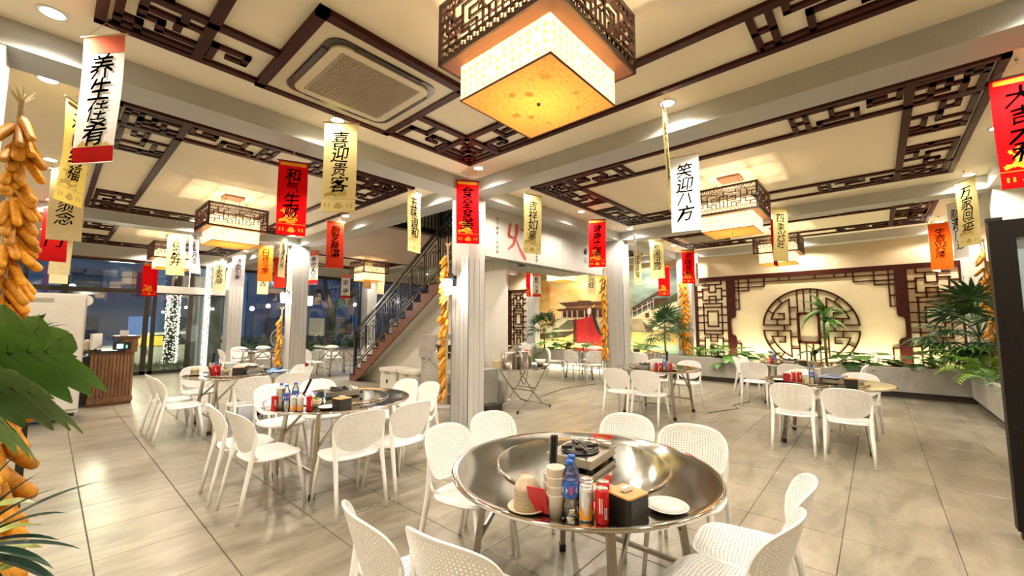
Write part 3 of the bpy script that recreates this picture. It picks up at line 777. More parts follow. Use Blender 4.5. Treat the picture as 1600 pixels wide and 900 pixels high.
side4(2.05,4.2,'of the table left of the pillar', g2, [
 (-1.07,.27,-5,'left side, far one of the pair,'), (-1.03,-.26,4,'near left one with the bright seat,'),
 (-.27,-1.03,88,'near side, left of two backs,'), (.24,-1.03,94,'near side, right of two backs,'),
 (1.08,.30,184,'farther one by the corn string,'), (1.12,-.12,176,'nearer one by the corn string,'),
 (-.25,1.17,-88,'far side, left one behind the bottles,'), (.27,1.22,-94,'far side, behind the gas stove,')])
g5 = 'chairs around the left table near the counter'
side4(2.0,7.4,'of the left table near the counter', g5, [
 (-1.05,.25,0,'outer left, farther one,'), (-1.04,-.33,-4,'outer left, nearer one,'),
 (-.32,1.15,-86,'far side behind the stacked bowls,'), (.38,1.08,-92,'far side behind the gas stove,'),
 (-.10,-1.12,92,'near side showing its full back,'), (.42,-1.05,88,'near side, right one half hidden,'),
 (.98,.10,180,'right side, farther of two,'), (.96,-.30,176,'right side, nearer of two,')])
g3 = 'chairs around the round table at right'
side4(6.85,.55,'at the right-hand table', g3, [
 (-.95,.27,0,'nearest left one showing its full back,'), (-1.03,-.25,2,'nearest right one showing its full back,'),
 (.98,.35,182,'far side, left one behind the red cards,'), (.98,-.32,176,'far side, right one behind the tissue box,')])
g4 = 'chairs around the round table before the corn-hung pillar'
side4(7.1,2.9,'of the table by the second pillar', g4, [
 (-1.12,.27,-2,'near side, left one,'), (-1.08,-.2,2,'near side, right one,'), (1.12,-.18,180,'far side, showing its front,'), (1.10,.42,186,'far side, hidden behind the stove,')])
g7 = 'chairs around the far right table by the planter'
side4(9.7,1.25,'of the far right table', g7, [
 (.05,1.08,-90,'left end, nearer of two seen edge-on,'), (.5,1.05,-92,'left end, farther of two seen edge-on,'),
 (-1.0,.52,0,'near side, left one,'), (-1.05,-.08,-3,'near side, right one,'), (-.25,-1.1,90,'right end, against the planter,')])
g6 = 'chairs around the table by the left windows'
side4(4.2,13.5,'of the left window table', g6, [
 (.35,1.1,-88,'far side, right one,'), (-.3,1.1,-90,'far side, left one,'), (-1.05,.1,0,'left end,'), (.95,-.5,170,'right end, near one,')])
g8 = 'chairs by the stair foot'
side4(5.9,12.3,'by the stair foot', g8, [
 (-1.12,.3,0,'left one,'), (-1.1,-.3,-3,'nearer left one,'), (.3,1.12,-95,'right one turned inward,'), (1.12,.2,182,'right one beside the newel,')])
g9 = 'chairs before the palace mural'
side4(10.35,6.3,'before the painted lady in red', g9, [
 (-.60,1.02,-60,'left one,'), (-1.12,-.12,0,'middle one,'), (-.9,-.80,40,'right one by the corn string,'), (.9,.3,180,'far one,')])
g10 = 'chairs right of the second pillar before the mural'
side4(10.8,4.85,'before the painted city wall', g10, [
 (-1.05,.15,0,'left one,'), (-1.1,-.38,6,'right one,')])
g11 = 'chairs behind the folding table'
side4(10.9,10.1,'behind the folding table of pots', g11, [(.2,-1.0,92,'left one,'), (.85,-.8,100,'right one,'), (1.0,-.2,170,'far one,')])

# ============================================================ ROUND STEEL TABLES
tt = MB().lathe([(.0,.742),(.685,.742),(.698,.746),(.704,.755),(.700,.764),(.690,.7665),(.665,.763),(.48,.7605),(.2,.7605),(.0,.7605)], 72)
TB = {'top': tt.mesh('tabletop', M['steel'], True)}
TB['inner'] = MB().lathe([(.0,.7605),(.462,.7605),(.470,.766),(.466,.772),(.455,.7725),(.3,.7705),(.0,.7705)], 64).mesh('turntable', M['steel'], True)
for k,(sx,sy) in enumerate(((-1,-1),(1,-1),(1,1),(-1,1))):
    TB['leg',k] = MB().bar((sx*.43,sy*.43,.035),(sx*.36,sy*.36,.742),.034,.034,(sx,sy,0)).mesh('leg', M['steelleg'])
    TB['foot',k] = MB().bar((sx*.433,sy*.433,0),(sx*.43,sy*.43,.05),.040,.040,(sx,sy,0)).mesh('rubber_foot', M['black'])
fm = MB()
for s in (-1,1):
    fm.bar((-.36,s*.36,.722),(.36,s*.36,.722),.03,.03); fm.bar((s*.36,-.36,.722),(s*.36,.36,.722),.03,.03)
    fm.bar((s*.415,-.405,.22),(s*.415,.405,.22),.022,.022)
TB['frame'] = fm.mesh('under_frame', M['steelleg'])
for s in (-1,1):
    b_ = MB(); b_.bar((s*.40,-.385,.40),(s*.10,-.36,.71),.026,.012,(0,1,0)); b_.bar((s*.40,.385,.40),(s*.10,.36,.71),.026,.012,(0,1,0)); TB['brace',s] = b_.mesh('folding_brace', M['steelleg'])
def table(x, y, label, rz=0):
    t = empty('round_table', (x,y,0), rz, label, 'table', 'round stainless steel tables')
    link('tabletop', TB['top'], t, (0,0,0)); link('turntable', TB['inner'], t, (.03,.02,0)); link('under_frame', TB['frame'], t, (0,0,0))
    for k in range(4): l = link('leg', TB['leg',k], t, (0,0,0)); link('rubber_foot', TB['foot',k], l, (0,0,0))
    for s in (-1,1): link('folding_brace', TB['brace',s], t, (0,0,0))
    return t
table(1.98,1.25,'nearest round polished steel folding table, laid with bowls, cups, bottles and cans')
table(2.05,4.2,'round steel table just left of the grey central pillar')
table(2.0,7.4,'round steel table at left, before the wooden counter')
table(6.85,.55,'round steel table at right, with a folded magazine and tissue box')
table(7.1,2.9,'round steel table right of the second pillar, with cans and a stove')
table(9.7,1.25,'far round steel table by the planter under the round lattice')
table(4.2,13.5,'far round steel table by the left windows')
table(5.9,12.3,'far round steel table between the left pillar and the stairs')
table(10.35,6.3,'far round table before the lady in red of the mural')
table(10.8,4.85,'far round table right of the second pillar before the painted wall')
table(10.9,10.1,'far round table behind the folding table of pots')

# ============================================================ TABLEWARE
M['cer'] = mat('cream_ceramic', (.56,.46,.31,1), .3, var=.06, scale=30)
M['cup'] = mat('ivory_melamine', (.68,.62,.52,1), .3)
M['redpack'] = mat('red_foil', (.55,.008,.012,1), .3)
M['can_o'] = mat('can_white_print', (.72,.75,.76,1), .22, .35)
M['orange'] = mat('orange_print', (.85,.33,.02,1), .3)
M['can_r'] = mat('can_red_print', (.55,.012,.015,1), .22, .3)
M['alu'] = mat('aluminium', (.75,.75,.75,1), .22, 1)
M['cap'] = mat('blue_cap', (.01,.13,.62,1), .35)
M['plastclear'] = glass_mat('clear_pet', (.93,.95,.95,1), .06, .05)
M['bluelabel'] = mat('bottle_label_blue', (.03,.12,.48,1), .3, var=.5, scale=25)
M['pinkprint'] = mat('pink_print', (.55,.06,.22,1), .3)
M['whiteprint'] = mat('white_print', (.8,.8,.82,1), .4)
M['tanlid'] = mat('bamboo_lid', (.66,.33,.11,1), .45, var=.1, scale=10)
M['boxblack'] = mat('black_box', (.014,.014,.012,1), .3)
M['tissue'] = mat('tissue', (.8,.79,.75,1), .8)
M['greenbit'] = mat('green_leafy', (.22,.32,.05,1), .6, var=.3)
M['iron'] = mat('stove_black', (.02,.018,.017,1), .35)
M['chop'] = mat('chopstick_black', (.015,.014,.014,1), .35)
M['silver'] = mat('brushed_steel', (.66,.63,.57,1), .22, 1)
def lm(prof, m, n=20, smooth=True): return MB().lathe(prof, n).mesh('m', m, smooth)
IT = {}
IT['bowl'] = lm([(.0,0),(.028,0),(.030,.006),(.048,.03),(.056,.052),(.053,.052),(.044,.03),(.0,.012)], M['cer'])
IT['saucer'] = lm([(.0,0),(.05,0),(.075,.010),(.082,.014),(.080,.017),(.05,.006),(0,.005)], M['cer'], 28)
IT['cup'] = lm([(.0,0),(.026,0),(.037,.088),(.0385,.092),(.035,.092),(.024,.004),(.0,.004)], M['cup'], 24)
IT['emblem'] = MB().add([(sin(a)*.0372,-cos(a)*.0372,z) for a in (-.18,.18) for z in (.056,.078)],[(0,2,3,1)]).mesh('emblem', M['can_r'])
IT['chop'] = MB().bar((0,0,.0),(0,0,.235),.0065,.0065).mesh('chopstick', M['chop'])
IT['can'] = lm([(.0,.002),(.022,0),(.0265,.008),(.0265,.122),(.0225,.130),(.0215,.128),(.0,.1265)], M['can_o'])
IT['canr'] = lm([(.0,.002),(.022,0),(.0265,.008),(.0265,.122),(.0225,.130),(.0215,.128),(.0,.1265)], M['can_r'])
IT['canrim'] = lm([(.0225,.1295),(.0235,.133),(.0215,.133),(.0205,.129),(.0,.1285)], M['alu'])
b_ = MB()                                              # orange slices printed on the can (a thin wrap)
for a0 in (-1.1,.9,2.9):
    pts = [(a0+.55*cos(t), .05+.034*sin(t)) for t in [k*pi/6 for k in range(12)]]
    b_.add([(.0268*cos(a),.0268*sin(a),z) for a,z in pts], [tuple(range(12))])
n_s = 24; b_.add([(.0267*cos(2*pi*k/n_s),.0267*sin(2*pi*k/n_s),z) for k in range(n_s) for z in (.010,.04+.018*sin(k*1.05))], [(2*k,2*((k+1) % n_s),2*((k+1) % n_s)+1,2*k+1) for k in range(n_s)])
IT['canart'] = b_.mesh('printed_oranges', M['orange'])
b_ = MB(); put_glyph(b_, 'T', lambda x,y: (.0271*sin(x/.027), -.0271*cos(x/.027), .104+y), .018); put_glyph(b_, 'a', lambda x,y: (.0271*sin((x+.017)/.027), -.0271*cos((x+.017)/.027), .101+y), .012)
IT['canT'] = b_.mesh('lettering', M['boxblack'])
b_ = MB(); b_.add([(.0268*sin(a),-.0268*cos(a),z) for a in (.1,.5) for z in (.025,.065)],[(0,2,3,1)])
IT['barcodebg'] = b_.mesh('barcode_label', M['whiteprint'])
b_ = MB()
for k in range(9):
    a = .13+k*.042; w = .009 if k % 3 else .016
    b_.add([(.0270*sin(q),-.0270*cos(q),z) for q in (a,a+w) for z in (.028,.062)],[(0,2,3,1)])
IT['barcode'] = b_.mesh('bar_lines', M['boxblack'])
b_ = MB()
for a0 in (-.3,1.8,3.9): b_.add([(.0268*sin(a),-.0268*cos(a),z) for a in (a0-.35,a0+.1) for z in (.045,.10)],[(0,2,3,1)])
IT['canrart'] = b_.mesh('white_stripe', M['whiteprint'])
IT['bottle'] = lm([(.0,.004),(.024,0),(.031,.008),(.029,.02),(.031,.03),(.0285,.045),(.031,.058),(.0285,.072),(.031,.085),(.031,.15),(.026,.175),(.014,.195),(.0125,.205),(.0125,.212)], M['plastclear'], 16)
IT['cap'] = lm([(.0,.224),(.0145,.224),(.0155,.221),(.0155,.208),(.0,.208)][::-1], M['cap'], 16)
IT['blabel'] = lm([(.0315,.088),(.0318,.09),(.0318,.146),(.0315,.148)], M['bluelabel'], 20)
b_ = MB()
for a0 in (0,2.1,4.2):
    b_.add([(.032*sin(a0+.5*cos(t)),-.032*cos(a0+.5*cos(t)),.116+.013*sin(t)) for t in [k*pi/5 for k in range(10)]],[tuple(range(10))])
IT['bart'] = b_.mesh('printed_cloud', M['whiteprint'])
b_ = MB()
for a0 in (1.0,3.1,5.2):
    b_.add([(.0321*sin(a0+.28*cos(t)),-.0321*cos(a0+.28*cos(t)),.118+.018*sin(t)) for t in [k*pi/4 for k in range(8)]],[tuple(range(8))])
IT['bart2'] = b_.mesh('pink_motif', M['pinkprint'])
IT['sachet'] = MB().prism(rrect(.078,.125,.004,2), .004, Matrix.Rotation(pi/2,4,'X')).mesh('sachet', M['redpack'])
b_ = MB().prism(rrect(.125,.125,.012,3), .095); IT['tbox'] = b_.mesh('box_body', M['boxblack'])
IT['tlid'] = MB().prism(rrect(.124,.124,.012,3), .006, Matrix.Translation((0,0,.095))).mesh('lid', M['tanlid'])
IT['tslot'] = MB().prism(rrect(.06,.028,.013,4), .001, Matrix.Translation((0,0,.1012))).mesh('slot', M['boxblack'])
random.seed(5)
IT['tissue'] = MB().add([(-.022,-.009,.1015),(.022,-.009,.1015),(.022,.009,.1015),(-.022,.009,.1015),(-.027,-.012,.118),(.020,-.006,.121),(.024,.010,.117),(-.02,.013,.120)],[(0,1,5,4),(1,2,6,5),(2,3,7,6),(3,0,4,7),(4,5,6,7)]).mesh('tissue', M['tissue'])
IT['plate'] = lm([(.0,0),(.06,0),(.085,.014),(.088,.017),(.085,.018),(.055,.006),(.0,.005)], mat('white_glaze',(.82,.81,.78,1),.25), 28)
IT['wrap'] = lm([(.0,.010),(.075,.014),(.08,.018),(.06,.024),(.0,.028)], mat('plastic_film', (.75,.75,.73,1), .12, alpha=.4), 20)
def stove_mesh():
    o = {}
    b = MB(); b.box((-.165,-.125,.022),(.165,.125,.066)); b.box((-.172,-.135,.064),(.172,.135,.072)); b.box((-.165,-.13,.016),(.165,.13,.024)); o['body'] = b.mesh('stove_body', mat('stove_steel', (.45,.43,.39,1), .28, 1))
    b = MB(); b.lathe([(.0,.073),(.098,.073),(.105,.080),(.098,.084),(.06,.078),(.0,.078)],24,None,(-.03,0,0)); b.lathe([(.0,.085),(.028,.085),(.03,.098),(.0,.102)],20,None,(-.03,0,0)); o['burner'] = b.mesh('burner', M['iron'], True)
    b = MB()
    for k in range(4):
        a = k*pi/2+pi/4; b.bar((-.03+cos(a)*.045,sin(a)*.045,.098),(-.03+cos(a)*.105,sin(a)*.105,.100),.010,.020)
    b.tube([(-.03+.088*cos(2*pi*k/20),.088*sin(2*pi*k/20),.092) for k in range(20)],.005,6,close=True)
    o['pan_support'] = b.mesh('pan_support', M['iron'])
    b = MB().tube([(.165,-.095,.048),(.196,-.095,.048)],.022,14); o['knob'] = b.mesh('knob', M['black'])
    b = MB(); b.tube([(.125,-.12,.085),(.125,.12,.085)],.028,12); o['gas_cover'] = b.mesh('gas_cover', M['silver'], True)
    o['foot'] = MB().box((-.012,-.012,0),(.012,.012,.018)).mesh('foot', M['black'])
    return o
ST = stove_mesh()
ZT = .7605
GI = {}
def gas_stove(x,y,rz,where,z=ZT+.012):
    t = empty('gas_stove',(x,y,z),rz,'portable steel gas stove with black burner '+where,'stove','portable gas stoves'); t.scale = (1,1,.8)
    for k in ('body','burner','pan_support','knob','gas_cover'): link({'body':'stove_body'}.get(k,k), ST[k], t, (0,0,0))
    for sx in (-1,1):
        for sy in (-1,1): link('foot', ST['foot'], t, (sx*.14,sy*.11,0))
def bowls(x,y,n,where,z=ZT+.002):
    s = empty('saucer',(x,y,z),0,'small cream saucer under the upturned bowls '+where,'saucer','saucers'); link('dish', IT['saucer'], s, (0,0,0))
    for k in range(n):
        which = 'topmost' if k == n-1 else ('lowest' if k == 0 else ('second','third','fourth','fifth')[k-1]+' up')
        b = empty('bowl',(x,y,z+.006+.052+.015*k),0,'upturned cream bowl, '+which+' in the stack '+where,'bowl','stacked bowls '+where)
        b.rotation_euler = (pi,0,.3*k); link('bowl_shell', IT['bowl'], b, (0,0,0))
def cups(x,y,n,where,chop=False,z=ZT+.002):
    for k in range(n):
        which = 'topmost' if k == n-1 else 'lowest' if k == 0 else ('second up' if k == 1 else 'third up')
        b = empty('cup',(x,y,z+.034*k),.2,'ivory cup, '+which+' of the stack '+where,'cup','stacked cups '+where); link('cup_shell', IT['cup'], b, (0,0,0)); link('emblem', IT['emblem'], b, (0,0,0))
    if chop:
        for k in range(8):
            a = k*.8; b = empty('chopstick',(x+.012*cos(a),y+.012*sin(a),z+.034*(n-1)+.008),0,'black chopstick standing in the cup '+where,'chopstick','black chopsticks '+where)
            b.rotation_euler = (.10*sin(a)+.02, .10*cos(a), a); link('stick', IT['chop'], b, (0,0,0))
def can(x,y,kind,rz,label,z=ZT+.002):
    t = empty('drink_can',(x,y,z),rz,label,'can','drink cans')
    link('can_body', IT['can' if kind == 'o' else 'canr'], t, (0,0,0)); link('can_rim', IT['canrim'], t, (0,0,0))
    for k in (('canart','canT') if kind == 'o' else ('barcodebg','barcode','canrart')): link({'canart':'printed_oranges','canT':'lettering','barcodebg':'barcode_label','barcode':'bar_lines','canrart':'white_stripe'}[k], IT[k], t, (0,0,0))
def bottle(x,y,rz,label,z=ZT+.002):
    t = empty('water_bottle',(x,y,z),rz,label,'bottle','water bottles')
    for k,n in (('bottle','bottle_body'),('cap','cap'),('blabel','label_wrap'),('bart','printed_cloud'),('bart2','pink_motif')): link(n, IT[k], t, (0,0,0))
def sachets(x,y,n,rz,where,z=ZT+.002):
    for k in range(n):
        t = empty('wipe_sachet',(x+cos(rz)*.011*k-sin(rz)*.0,y+sin(rz)*.011*k,z+.004),0,('front','second','third','fourth','rear')[min(k,4)]+' red wet-wipe sachet leaning '+where,'sachet','red sachets '+where)
        t.rotation_euler = (0,R(-24-4*k),rz); link('packet', IT['sachet'], t, (0,0,.064), rot=(0,0,pi/2))
def tissue_box(x,y,rz,label,z=ZT+.002):
    t = empty('tissue_box',(x,y,z),rz,label,'tissue box','square black tissue boxes')
    for k,n in (('tbox','box_body'),('tlid','lid'),('tslot','slot'),('tissue','tissue')): link(n, IT[k], t, (0,0,0))
def plate(x,y,label,wrap=False,z=ZT+.002):
    t = empty('plate',(x,y,z),0,label,'plate','small white plates'); link('dish', IT['plate'], t, (0,0,0))
    if wrap: link('plastic_wrap', IT['wrap'], t, (0,0,0))
def green_bowl(x,y,where,z=ZT+.002):
    for k in range(2):
        b = empty('bowl',(x,y,z+.02*k),0,'cream bowl, '+('upper one holding pale green herbs' if k else 'lower one of two nested')+' '+where,'bowl','nested bowls '+where); link('bowl_shell', IT['bowl'], b, (0,0,0))
    random.seed(11); m = MB()
    for k in range(26):
        a = random.random()*6.3; r = random.random()*.03; p = Vector((r*cos(a),r*sin(a),.045)); q = p+Vector((random.uniform(-.02,.02),random.uniform(-.02,.02),random.uniform(.012,.035)))
        m.tube([p,(p+q)/2+Vector((.003,0,.004)),q],[.0022,.002,.001],4)
    tag(m.build('herb_sprigs', M['greenbit'], None, False, (x,y,z+.02)), 'pale green herb sprigs heaped in the bowl '+where, 'herbs')
# nearest table
w1 = 'on the nearest table'
gas_stove(2.04,1.28,R(6),w1)
bowls(1.375,1.135,6,w1)
cups(1.40,1.005,4,'in front '+w1,False); cups(1.50,1.10,2,'behind, holding chopsticks, '+w1,True)
bottle(1.425,.955,.3,'front clear water bottle with blue label and cap '+w1); bottle(1.485,.985,1.3,'rear clear water bottle with blue label and cap '+w1)
can(1.455,.90,'o',-.55,'front white can printed with oranges '+w1); can(1.52,.935,'o',1.5,'rear white can printed with oranges, behind the first, '+w1)
can(1.475,.84,'r',-.8,'front red can with barcode '+w1); can(1.54,.87,'r',1.2,'rear red can half hidden behind the red can '+w1)
sachets(1.375,1.065,4,R(15),w1)
tissue_box(1.585,.79,R(-12),'square black tissue box with tan lid at the front edge of the nearest table')
plate(1.765,.70,'small white plate under crinkled plastic film at right of the nearest table',True)
green_bowl(1.62,.915,w1)
# table left of the pillar
w2 = 'on the table left of the pillar'
gas_stove(2.12,4.30,R(-20),w2)
can(1.375,4.03,'r',.4,'red can at the left end '+w2); cups(1.43,4.05,4,w2,False)
bottle(1.46,4.12,.2,'tall clear water bottle, leftmost '+w2); bottle(1.455,3.98,1.2,'clear water bottle beside the orange cans '+w2); bottle(1.56,4.06,2.2,'clear water bottle, rear one '+w2)
can(1.485,3.90,'o',-.4,'left white and orange can '+w2); can(1.53,3.86,'o',.4,'right white and orange can '+w2); can(1.58,3.80,'r',.9,'red can beside two orange cans '+w2)
green_bowl(1.69,3.93,w2); plate(1.75,3.79,'small white plate between the bowl and tissue box '+w2)
tissue_box(1.81,3.66,R(8),'square black tissue box '+w2)
for k in range(3):
    b = empty('chopstick',(1.565+.008*k,3.99,ZT+.05),0,'black chopstick leaning up behind the bottles '+w2,'chopstick','black chopsticks '+w2); b.rotation_euler = (.0,.42,-.8); link('stick', IT['chop'], b, (0,0,0))
c = empty('cup',(1.55,3.985,ZT+.002),0,'ivory cup holding leaning chopsticks '+w2,'cup'); link('cup_shell', IT['cup'], c, (0,0,0))
# table before the counter
w5 = 'on the left table near the counter'
bowls(1.50,7.66,5,w5); cups(1.72,7.72,3,w5,True); can(1.74,7.60,'r',.4,'red can '+w5); can(1.79,7.62,'r',1.4,'second red can '+w5)
sachets(1.69,7.52,3,R(20),w5); green_bowl(1.86,7.52,w5); tissue_box(1.98,7.35,R(10),'square black tissue box '+w5); gas_stove(2.22,7.46,R(-30),w5)
bottle(1.8,7.8,.2,'clear water bottle '+w5)
m = MB(); m.add([(-.15,-.1,.004),(.15,-.1,.004),(.15,.1,.012),(-.15,.1,.008),(0,.12,.05),(.12,.02,.055)],[(0,1,2,3),(3,2,5,4)]); tag(m.build('menu_sheet', mat('blue_print_sheet',(.25,.42,.65,1),.4,var=.6,scale=14), None, False,(2.52,7.28,ZT+.004),.4),'pale blue printed plastic sheet '+w5,'menu')
# right-hand table
w3 = 'on the right-hand table'
can(6.56,.86,'r',.3,'red can, left one '+w3); can(6.60,.80,'r',1.4,'red can, right one '+w3); sachets(6.50,.93,3,R(10),w3)
bottle(6.52,.66,.5,'clear water bottle '+w3); cups(6.60,.60,4,w3,False); bowls(6.85,.85,5,w3)
gas_stove(6.75,.48,R(-20),w3); tissue_box(6.55,.28,R(8),'square black tissue box '+w3)
mg = empty('magazine',(6.62,.46,ZT+.098),R(-15),'folded blue printed magazine lying on the gas stove of the right-hand table','magazine')
m = MB(); m.box((-.15,-.10,.0),(.15,.10,.016)); m.build('pages', mat('blue_newsprint',(.35,.42,.60,1),.5,var=.5,scale=40), mg)
m = MB()
for k in range(9): m.box((-.12+k*.027,-.09,.016),(-.105+k*.027,.06,.0168))
m.build('printed_columns', mat('dark_newsprint',(.05,.07,.14,1),.6), mg)
plate(6.62,1.02,'small white plate at the left end '+w3)
# table right of the second pillar
w4 = 'on the table by the second pillar'
gas_stove(6.80,2.97,R(-10),w4); can(6.60,2.72,'r',.3,'left red can '+w4); can(6.63,2.66,'r',1.1,'right red can '+w4); bottle(6.66,2.61,0,'clear water bottle between the cans and cups '+w4)
cups(6.74,2.60,3,w4,True); can(6.72,2.53,'r',.3,'red can before the cups '+w4); bowls(6.86,2.55,4,w4); can(6.57,2.78,'o',.3,'orange can at the left of the cans '+w4)
# far right table
w7 = 'on the far right table by the planter'
can(9.2,1.55,'r',.3,'red can '+w7); bottle(9.26,1.50,0,'clear water bottle '+w7); bowls(9.35,1.72,3,w7); gas_stove(9.45,1.25,R(-20),w7); tissue_box(9.2,1.05,R(5),'square black tissue box '+w7); cups(9.3,.93,1,w7,True)
w9 = 'on the far table before the mural'
can(10.0,6.2,'r',.3,'red can '+w9)
w10 = 'on the far table before the painted wall'
can(10.5,5.15,'r',.3,'red can '+w10); tissue_box(10.5,4.85,0,'square black tissue box '+w10)
# ============================================================ HANGING BANNERS
def cloth_mat(n, c, t=.14, var=.05):
    m = bpy.data.materials.new(n); m.use_nodes = True; nt = m.node_tree; N = nt.nodes; L = nt.links; N.clear()
    o = N.new('ShaderNodeOutputMaterial'); mx = N.new('ShaderNodeMixShader'); mx.inputs[0].default_value = t
    d = N.new('ShaderNodeBsdfDiffuse'); tr = N.new('ShaderNodeBsdfTranslucent'); g = N.new('ShaderNodeNewGeometry')
    nz = N.new('ShaderNodeTexNoise'); nz.inputs['Scale'].default_value = 9; L.new(g.outputs['Position'], nz.inputs['Vector'])
    r = N.new('ShaderNodeMapRange'); r.inputs['To Min'].default_value = 1-var*2; r.inputs['To Max'].default_value = 1+var*2; L.new(nz.outputs[0], r.inputs['Value'])
    v = N.new('ShaderNodeVectorMath'); v.operation = 'SCALE'; v.inputs[0].default_value = c[:3]; L.new(r.outputs[0], v.inputs['Scale'])
    L.new(v.outputs[0], d.inputs[0]); L.new(v.outputs[0], tr.inputs[0]); L.new(d.outputs[0], mx.inputs[1]); L.new(tr.outputs[0], mx.inputs[2]); L.new(mx.outputs[0], o.inputs[0]); return m
BM = dict(red=cloth_mat('banner_red', (.72,.006,.008,1)), orange=cloth_mat('banner_orange', (.88,.10,.01,1)), brick=cloth_mat('banner_brick', (.50,.035,.015,1)), dark=cloth_mat('banner_dark_red', (.33,.008,.008,1)),
 yellow=cloth_mat('banner_straw', (.74,.64,.30,1)), gold=cloth_mat('banner_bright_yellow', (.80,.62,.16,1)), cream=cloth_mat('banner_cream', (.80,.68,.40,1)), white=cloth_mat('banner_white', (.80,.79,.80,1)), lilac=cloth_mat('banner_lilac_white', (.62,.58,.64,1)))
INK = mat('calligraphy_ink', (.0004,.0004,.0004,1), 1., spec=0.); GOLD = mat('banner_gold_print', (.80,.36,.03,1), .9, spec=.1); OCH = mat('banner_ochre_print', (.50,.38,.10,1), .6)
BAND_T = cloth_mat('banner_coral_band', (.75,.12,.07,1)); BAND_B = cloth_mat('banner_crimson_band', (.45,.02,.02,1)); PINK = cloth_mat('banner_white_red_top',(.8,.2,.13,1))
RODM = mat('banner_rod', (.55,.38,.16,1), .4); RODD = mat('banner_rod_dark', (.03,.02,.02,1), .4); CORD = mat('banner_cord', (.6,.45,.35,1), .8)
BW, BH = .335, .955
def banner(x, y, z, kind, text, label, turn=0., flip=1, tail=None, bend=.02, h=BH, w=BW, ink=INK):
    """turn = degrees away from facing the camera side of the room"""
    az = math.atan2(y, x)                              # direction from the viewpoint area
    t = empty('hanging_banner', (x,y,z), az-pi/2+R(turn*flip), label, 'banner', 'calligraphy banners hanging from the ceiling')
    ph = (x*3.1+y*1.7) % 6.28
    def C(a, b, d=0.):                                 # a across, b down (0..h) -> cloth point
        f = b/h
        return Vector((a*(1-.012*sin(f*5+ph)) + .012*f*f*sin(ph), -d + bend*sin(f*4.2+ph)*f + bend*.8*(a/w)*sin(f*3+ph*2)*f, -b))
    def sheet(a0,a1,b0,b1,d,n=8,k=3):
        m = MB(); vs = [C(a0+(a1-a0)*i/k, b0+(b1-b0)*j/n, d) for j in range(n+1) for i in range(k+1)]
        m.add(vs, [(j*(k+1)+i,(j+1)*(k+1)+i,(j+1)*(k+1)+i+1,j*(k+1)+i+1) for j in range(n) for i in range(k)]); return m
    m = sheet(-w/2,w/2,0,h,0,40,8)
    link('cloth', m.mesh('cloth', BM[kind], True), t, (0,0,0))
    MB().tube([(-w/2-.018,0,0),(w/2+.018,0,0)], .008, 8).build('top_rod', RODD if kind in ('red','dark') else RODM, t)
    r = MB().tube([C(-w/2,h-.002),C(0,h-.002),C(w/2,h-.002)], .005, 6); r.build('bottom_hem', BM[kind], t)
    up = ZC-z
    MB().tube([(-w/2*.9,0,0),(0,0,min(.10,up)),(w/2*.9,0,0)], .0018, 4).tube([(0,0,min(.10,up)),(0,0,up)], .0018, 4).lathe([(.0,0),(.012,0),(.008,.02),(.0,.022)],8,None,(0,0,up-.022)).build('hanging_cord', CORD, t)
    if text:
        g = MB(); n = len(text); top = .10 if tail != 'bands' else .15; bot = .22 if kind != 'white' else .14
        sp = (h-top-bot)/n
        for k, ch in enumerate(text):
            cy = top+sp*(k+.5); sz = min(sp*1.05, .21)*(1+.10*sin(k*2.3+ph))
            put_glyph(g, ch, lambda a,b,cy=cy,k=k: C(a+.004*sin(b*60+k), cy-b-.004*sin(a*55+k*1.7), .004), sz, .13, .04*sin(k*5+ph))
        link('calligraphy', g.mesh('calligraphy', ink), t, (0,0,0))
    if kind in ('red','yellow','gold','cream','orange') and tail != 'plain':
        col = GOLD if kind in ('red','orange') else OCH
        m = sheet(-w/2,w/2,h-.142,h-.137,.002,1,3)
        for a in (-.11,.11): 
            for da in (-.018,.018): m.add(sheet(a+da-.007,a+da+.007,h-.09,h-.05,.002,1,1).v, [(0,2,3,1)])
        q = [C(.032*cos(k*pi/6), h-.07-.032*sin(k*pi/6), .002) for k in range(12)]; m.add(q, [tuple(reversed(range(12)))])
        q = [C(.05*cos(pi+k*pi/6), h-.065-.03*sin(pi+k*pi/6), .0015) for k in range(7)]; m.add(q, [tuple(reversed(range(7)))])
        m.build('printed_border', col, t)
        m = MB(); random.seed(int(x*100+y*10))
        def tw(a,b,ang,l,k):
            a2 = a+l*cos(ang); b2 = b+l*sin(ang)
            if abs(a2) > w/2-.01 or b2 > h-.15 or b2 < h-.36: return
            pa,pb = -sin(ang)*.004*(k+.4), cos(ang)*.004*(k+.4)
            m.add([C(a+pa,b+pb,.002),C(a-pa,b-pb,.002),C(a2-pa*.6,b2-pb*.6,.002),C(a2+pa*.6,b2+pb*.6,.002)],[(0,1,2,3)])
            if random.random() < .8:
                for q in range(2):
                    ra = a2+random.uniform(-.018,.018); rb = b2+random.uniform(-.018,.018); rr = random.uniform(.006,.012)
                    m.add([C(ra+rr*cos(s*pi/3),rb+rr*sin(s*pi/3),.0022) for s in range(6)],[(5,4,3,2,1,0)])
            if k > 0:
                for s in (-.6,.5): tw(a2,b2,ang+s+random.uniform(-.2,.2),l*.85,k-1)
        tw(-.14,h-.17,-.35,.055,4); tw(-.13,h-.19,.0,.06,3)
        m.build('printed_branch', col, t)
        link('top_motif', sheet(-w/2+.02,w/2-.02,.02,.06,.002,1,3).mesh('m', GOLD if kind in ('red','orange') else OCH), t, (0,0,0)) if kind in ('red','gold') else None
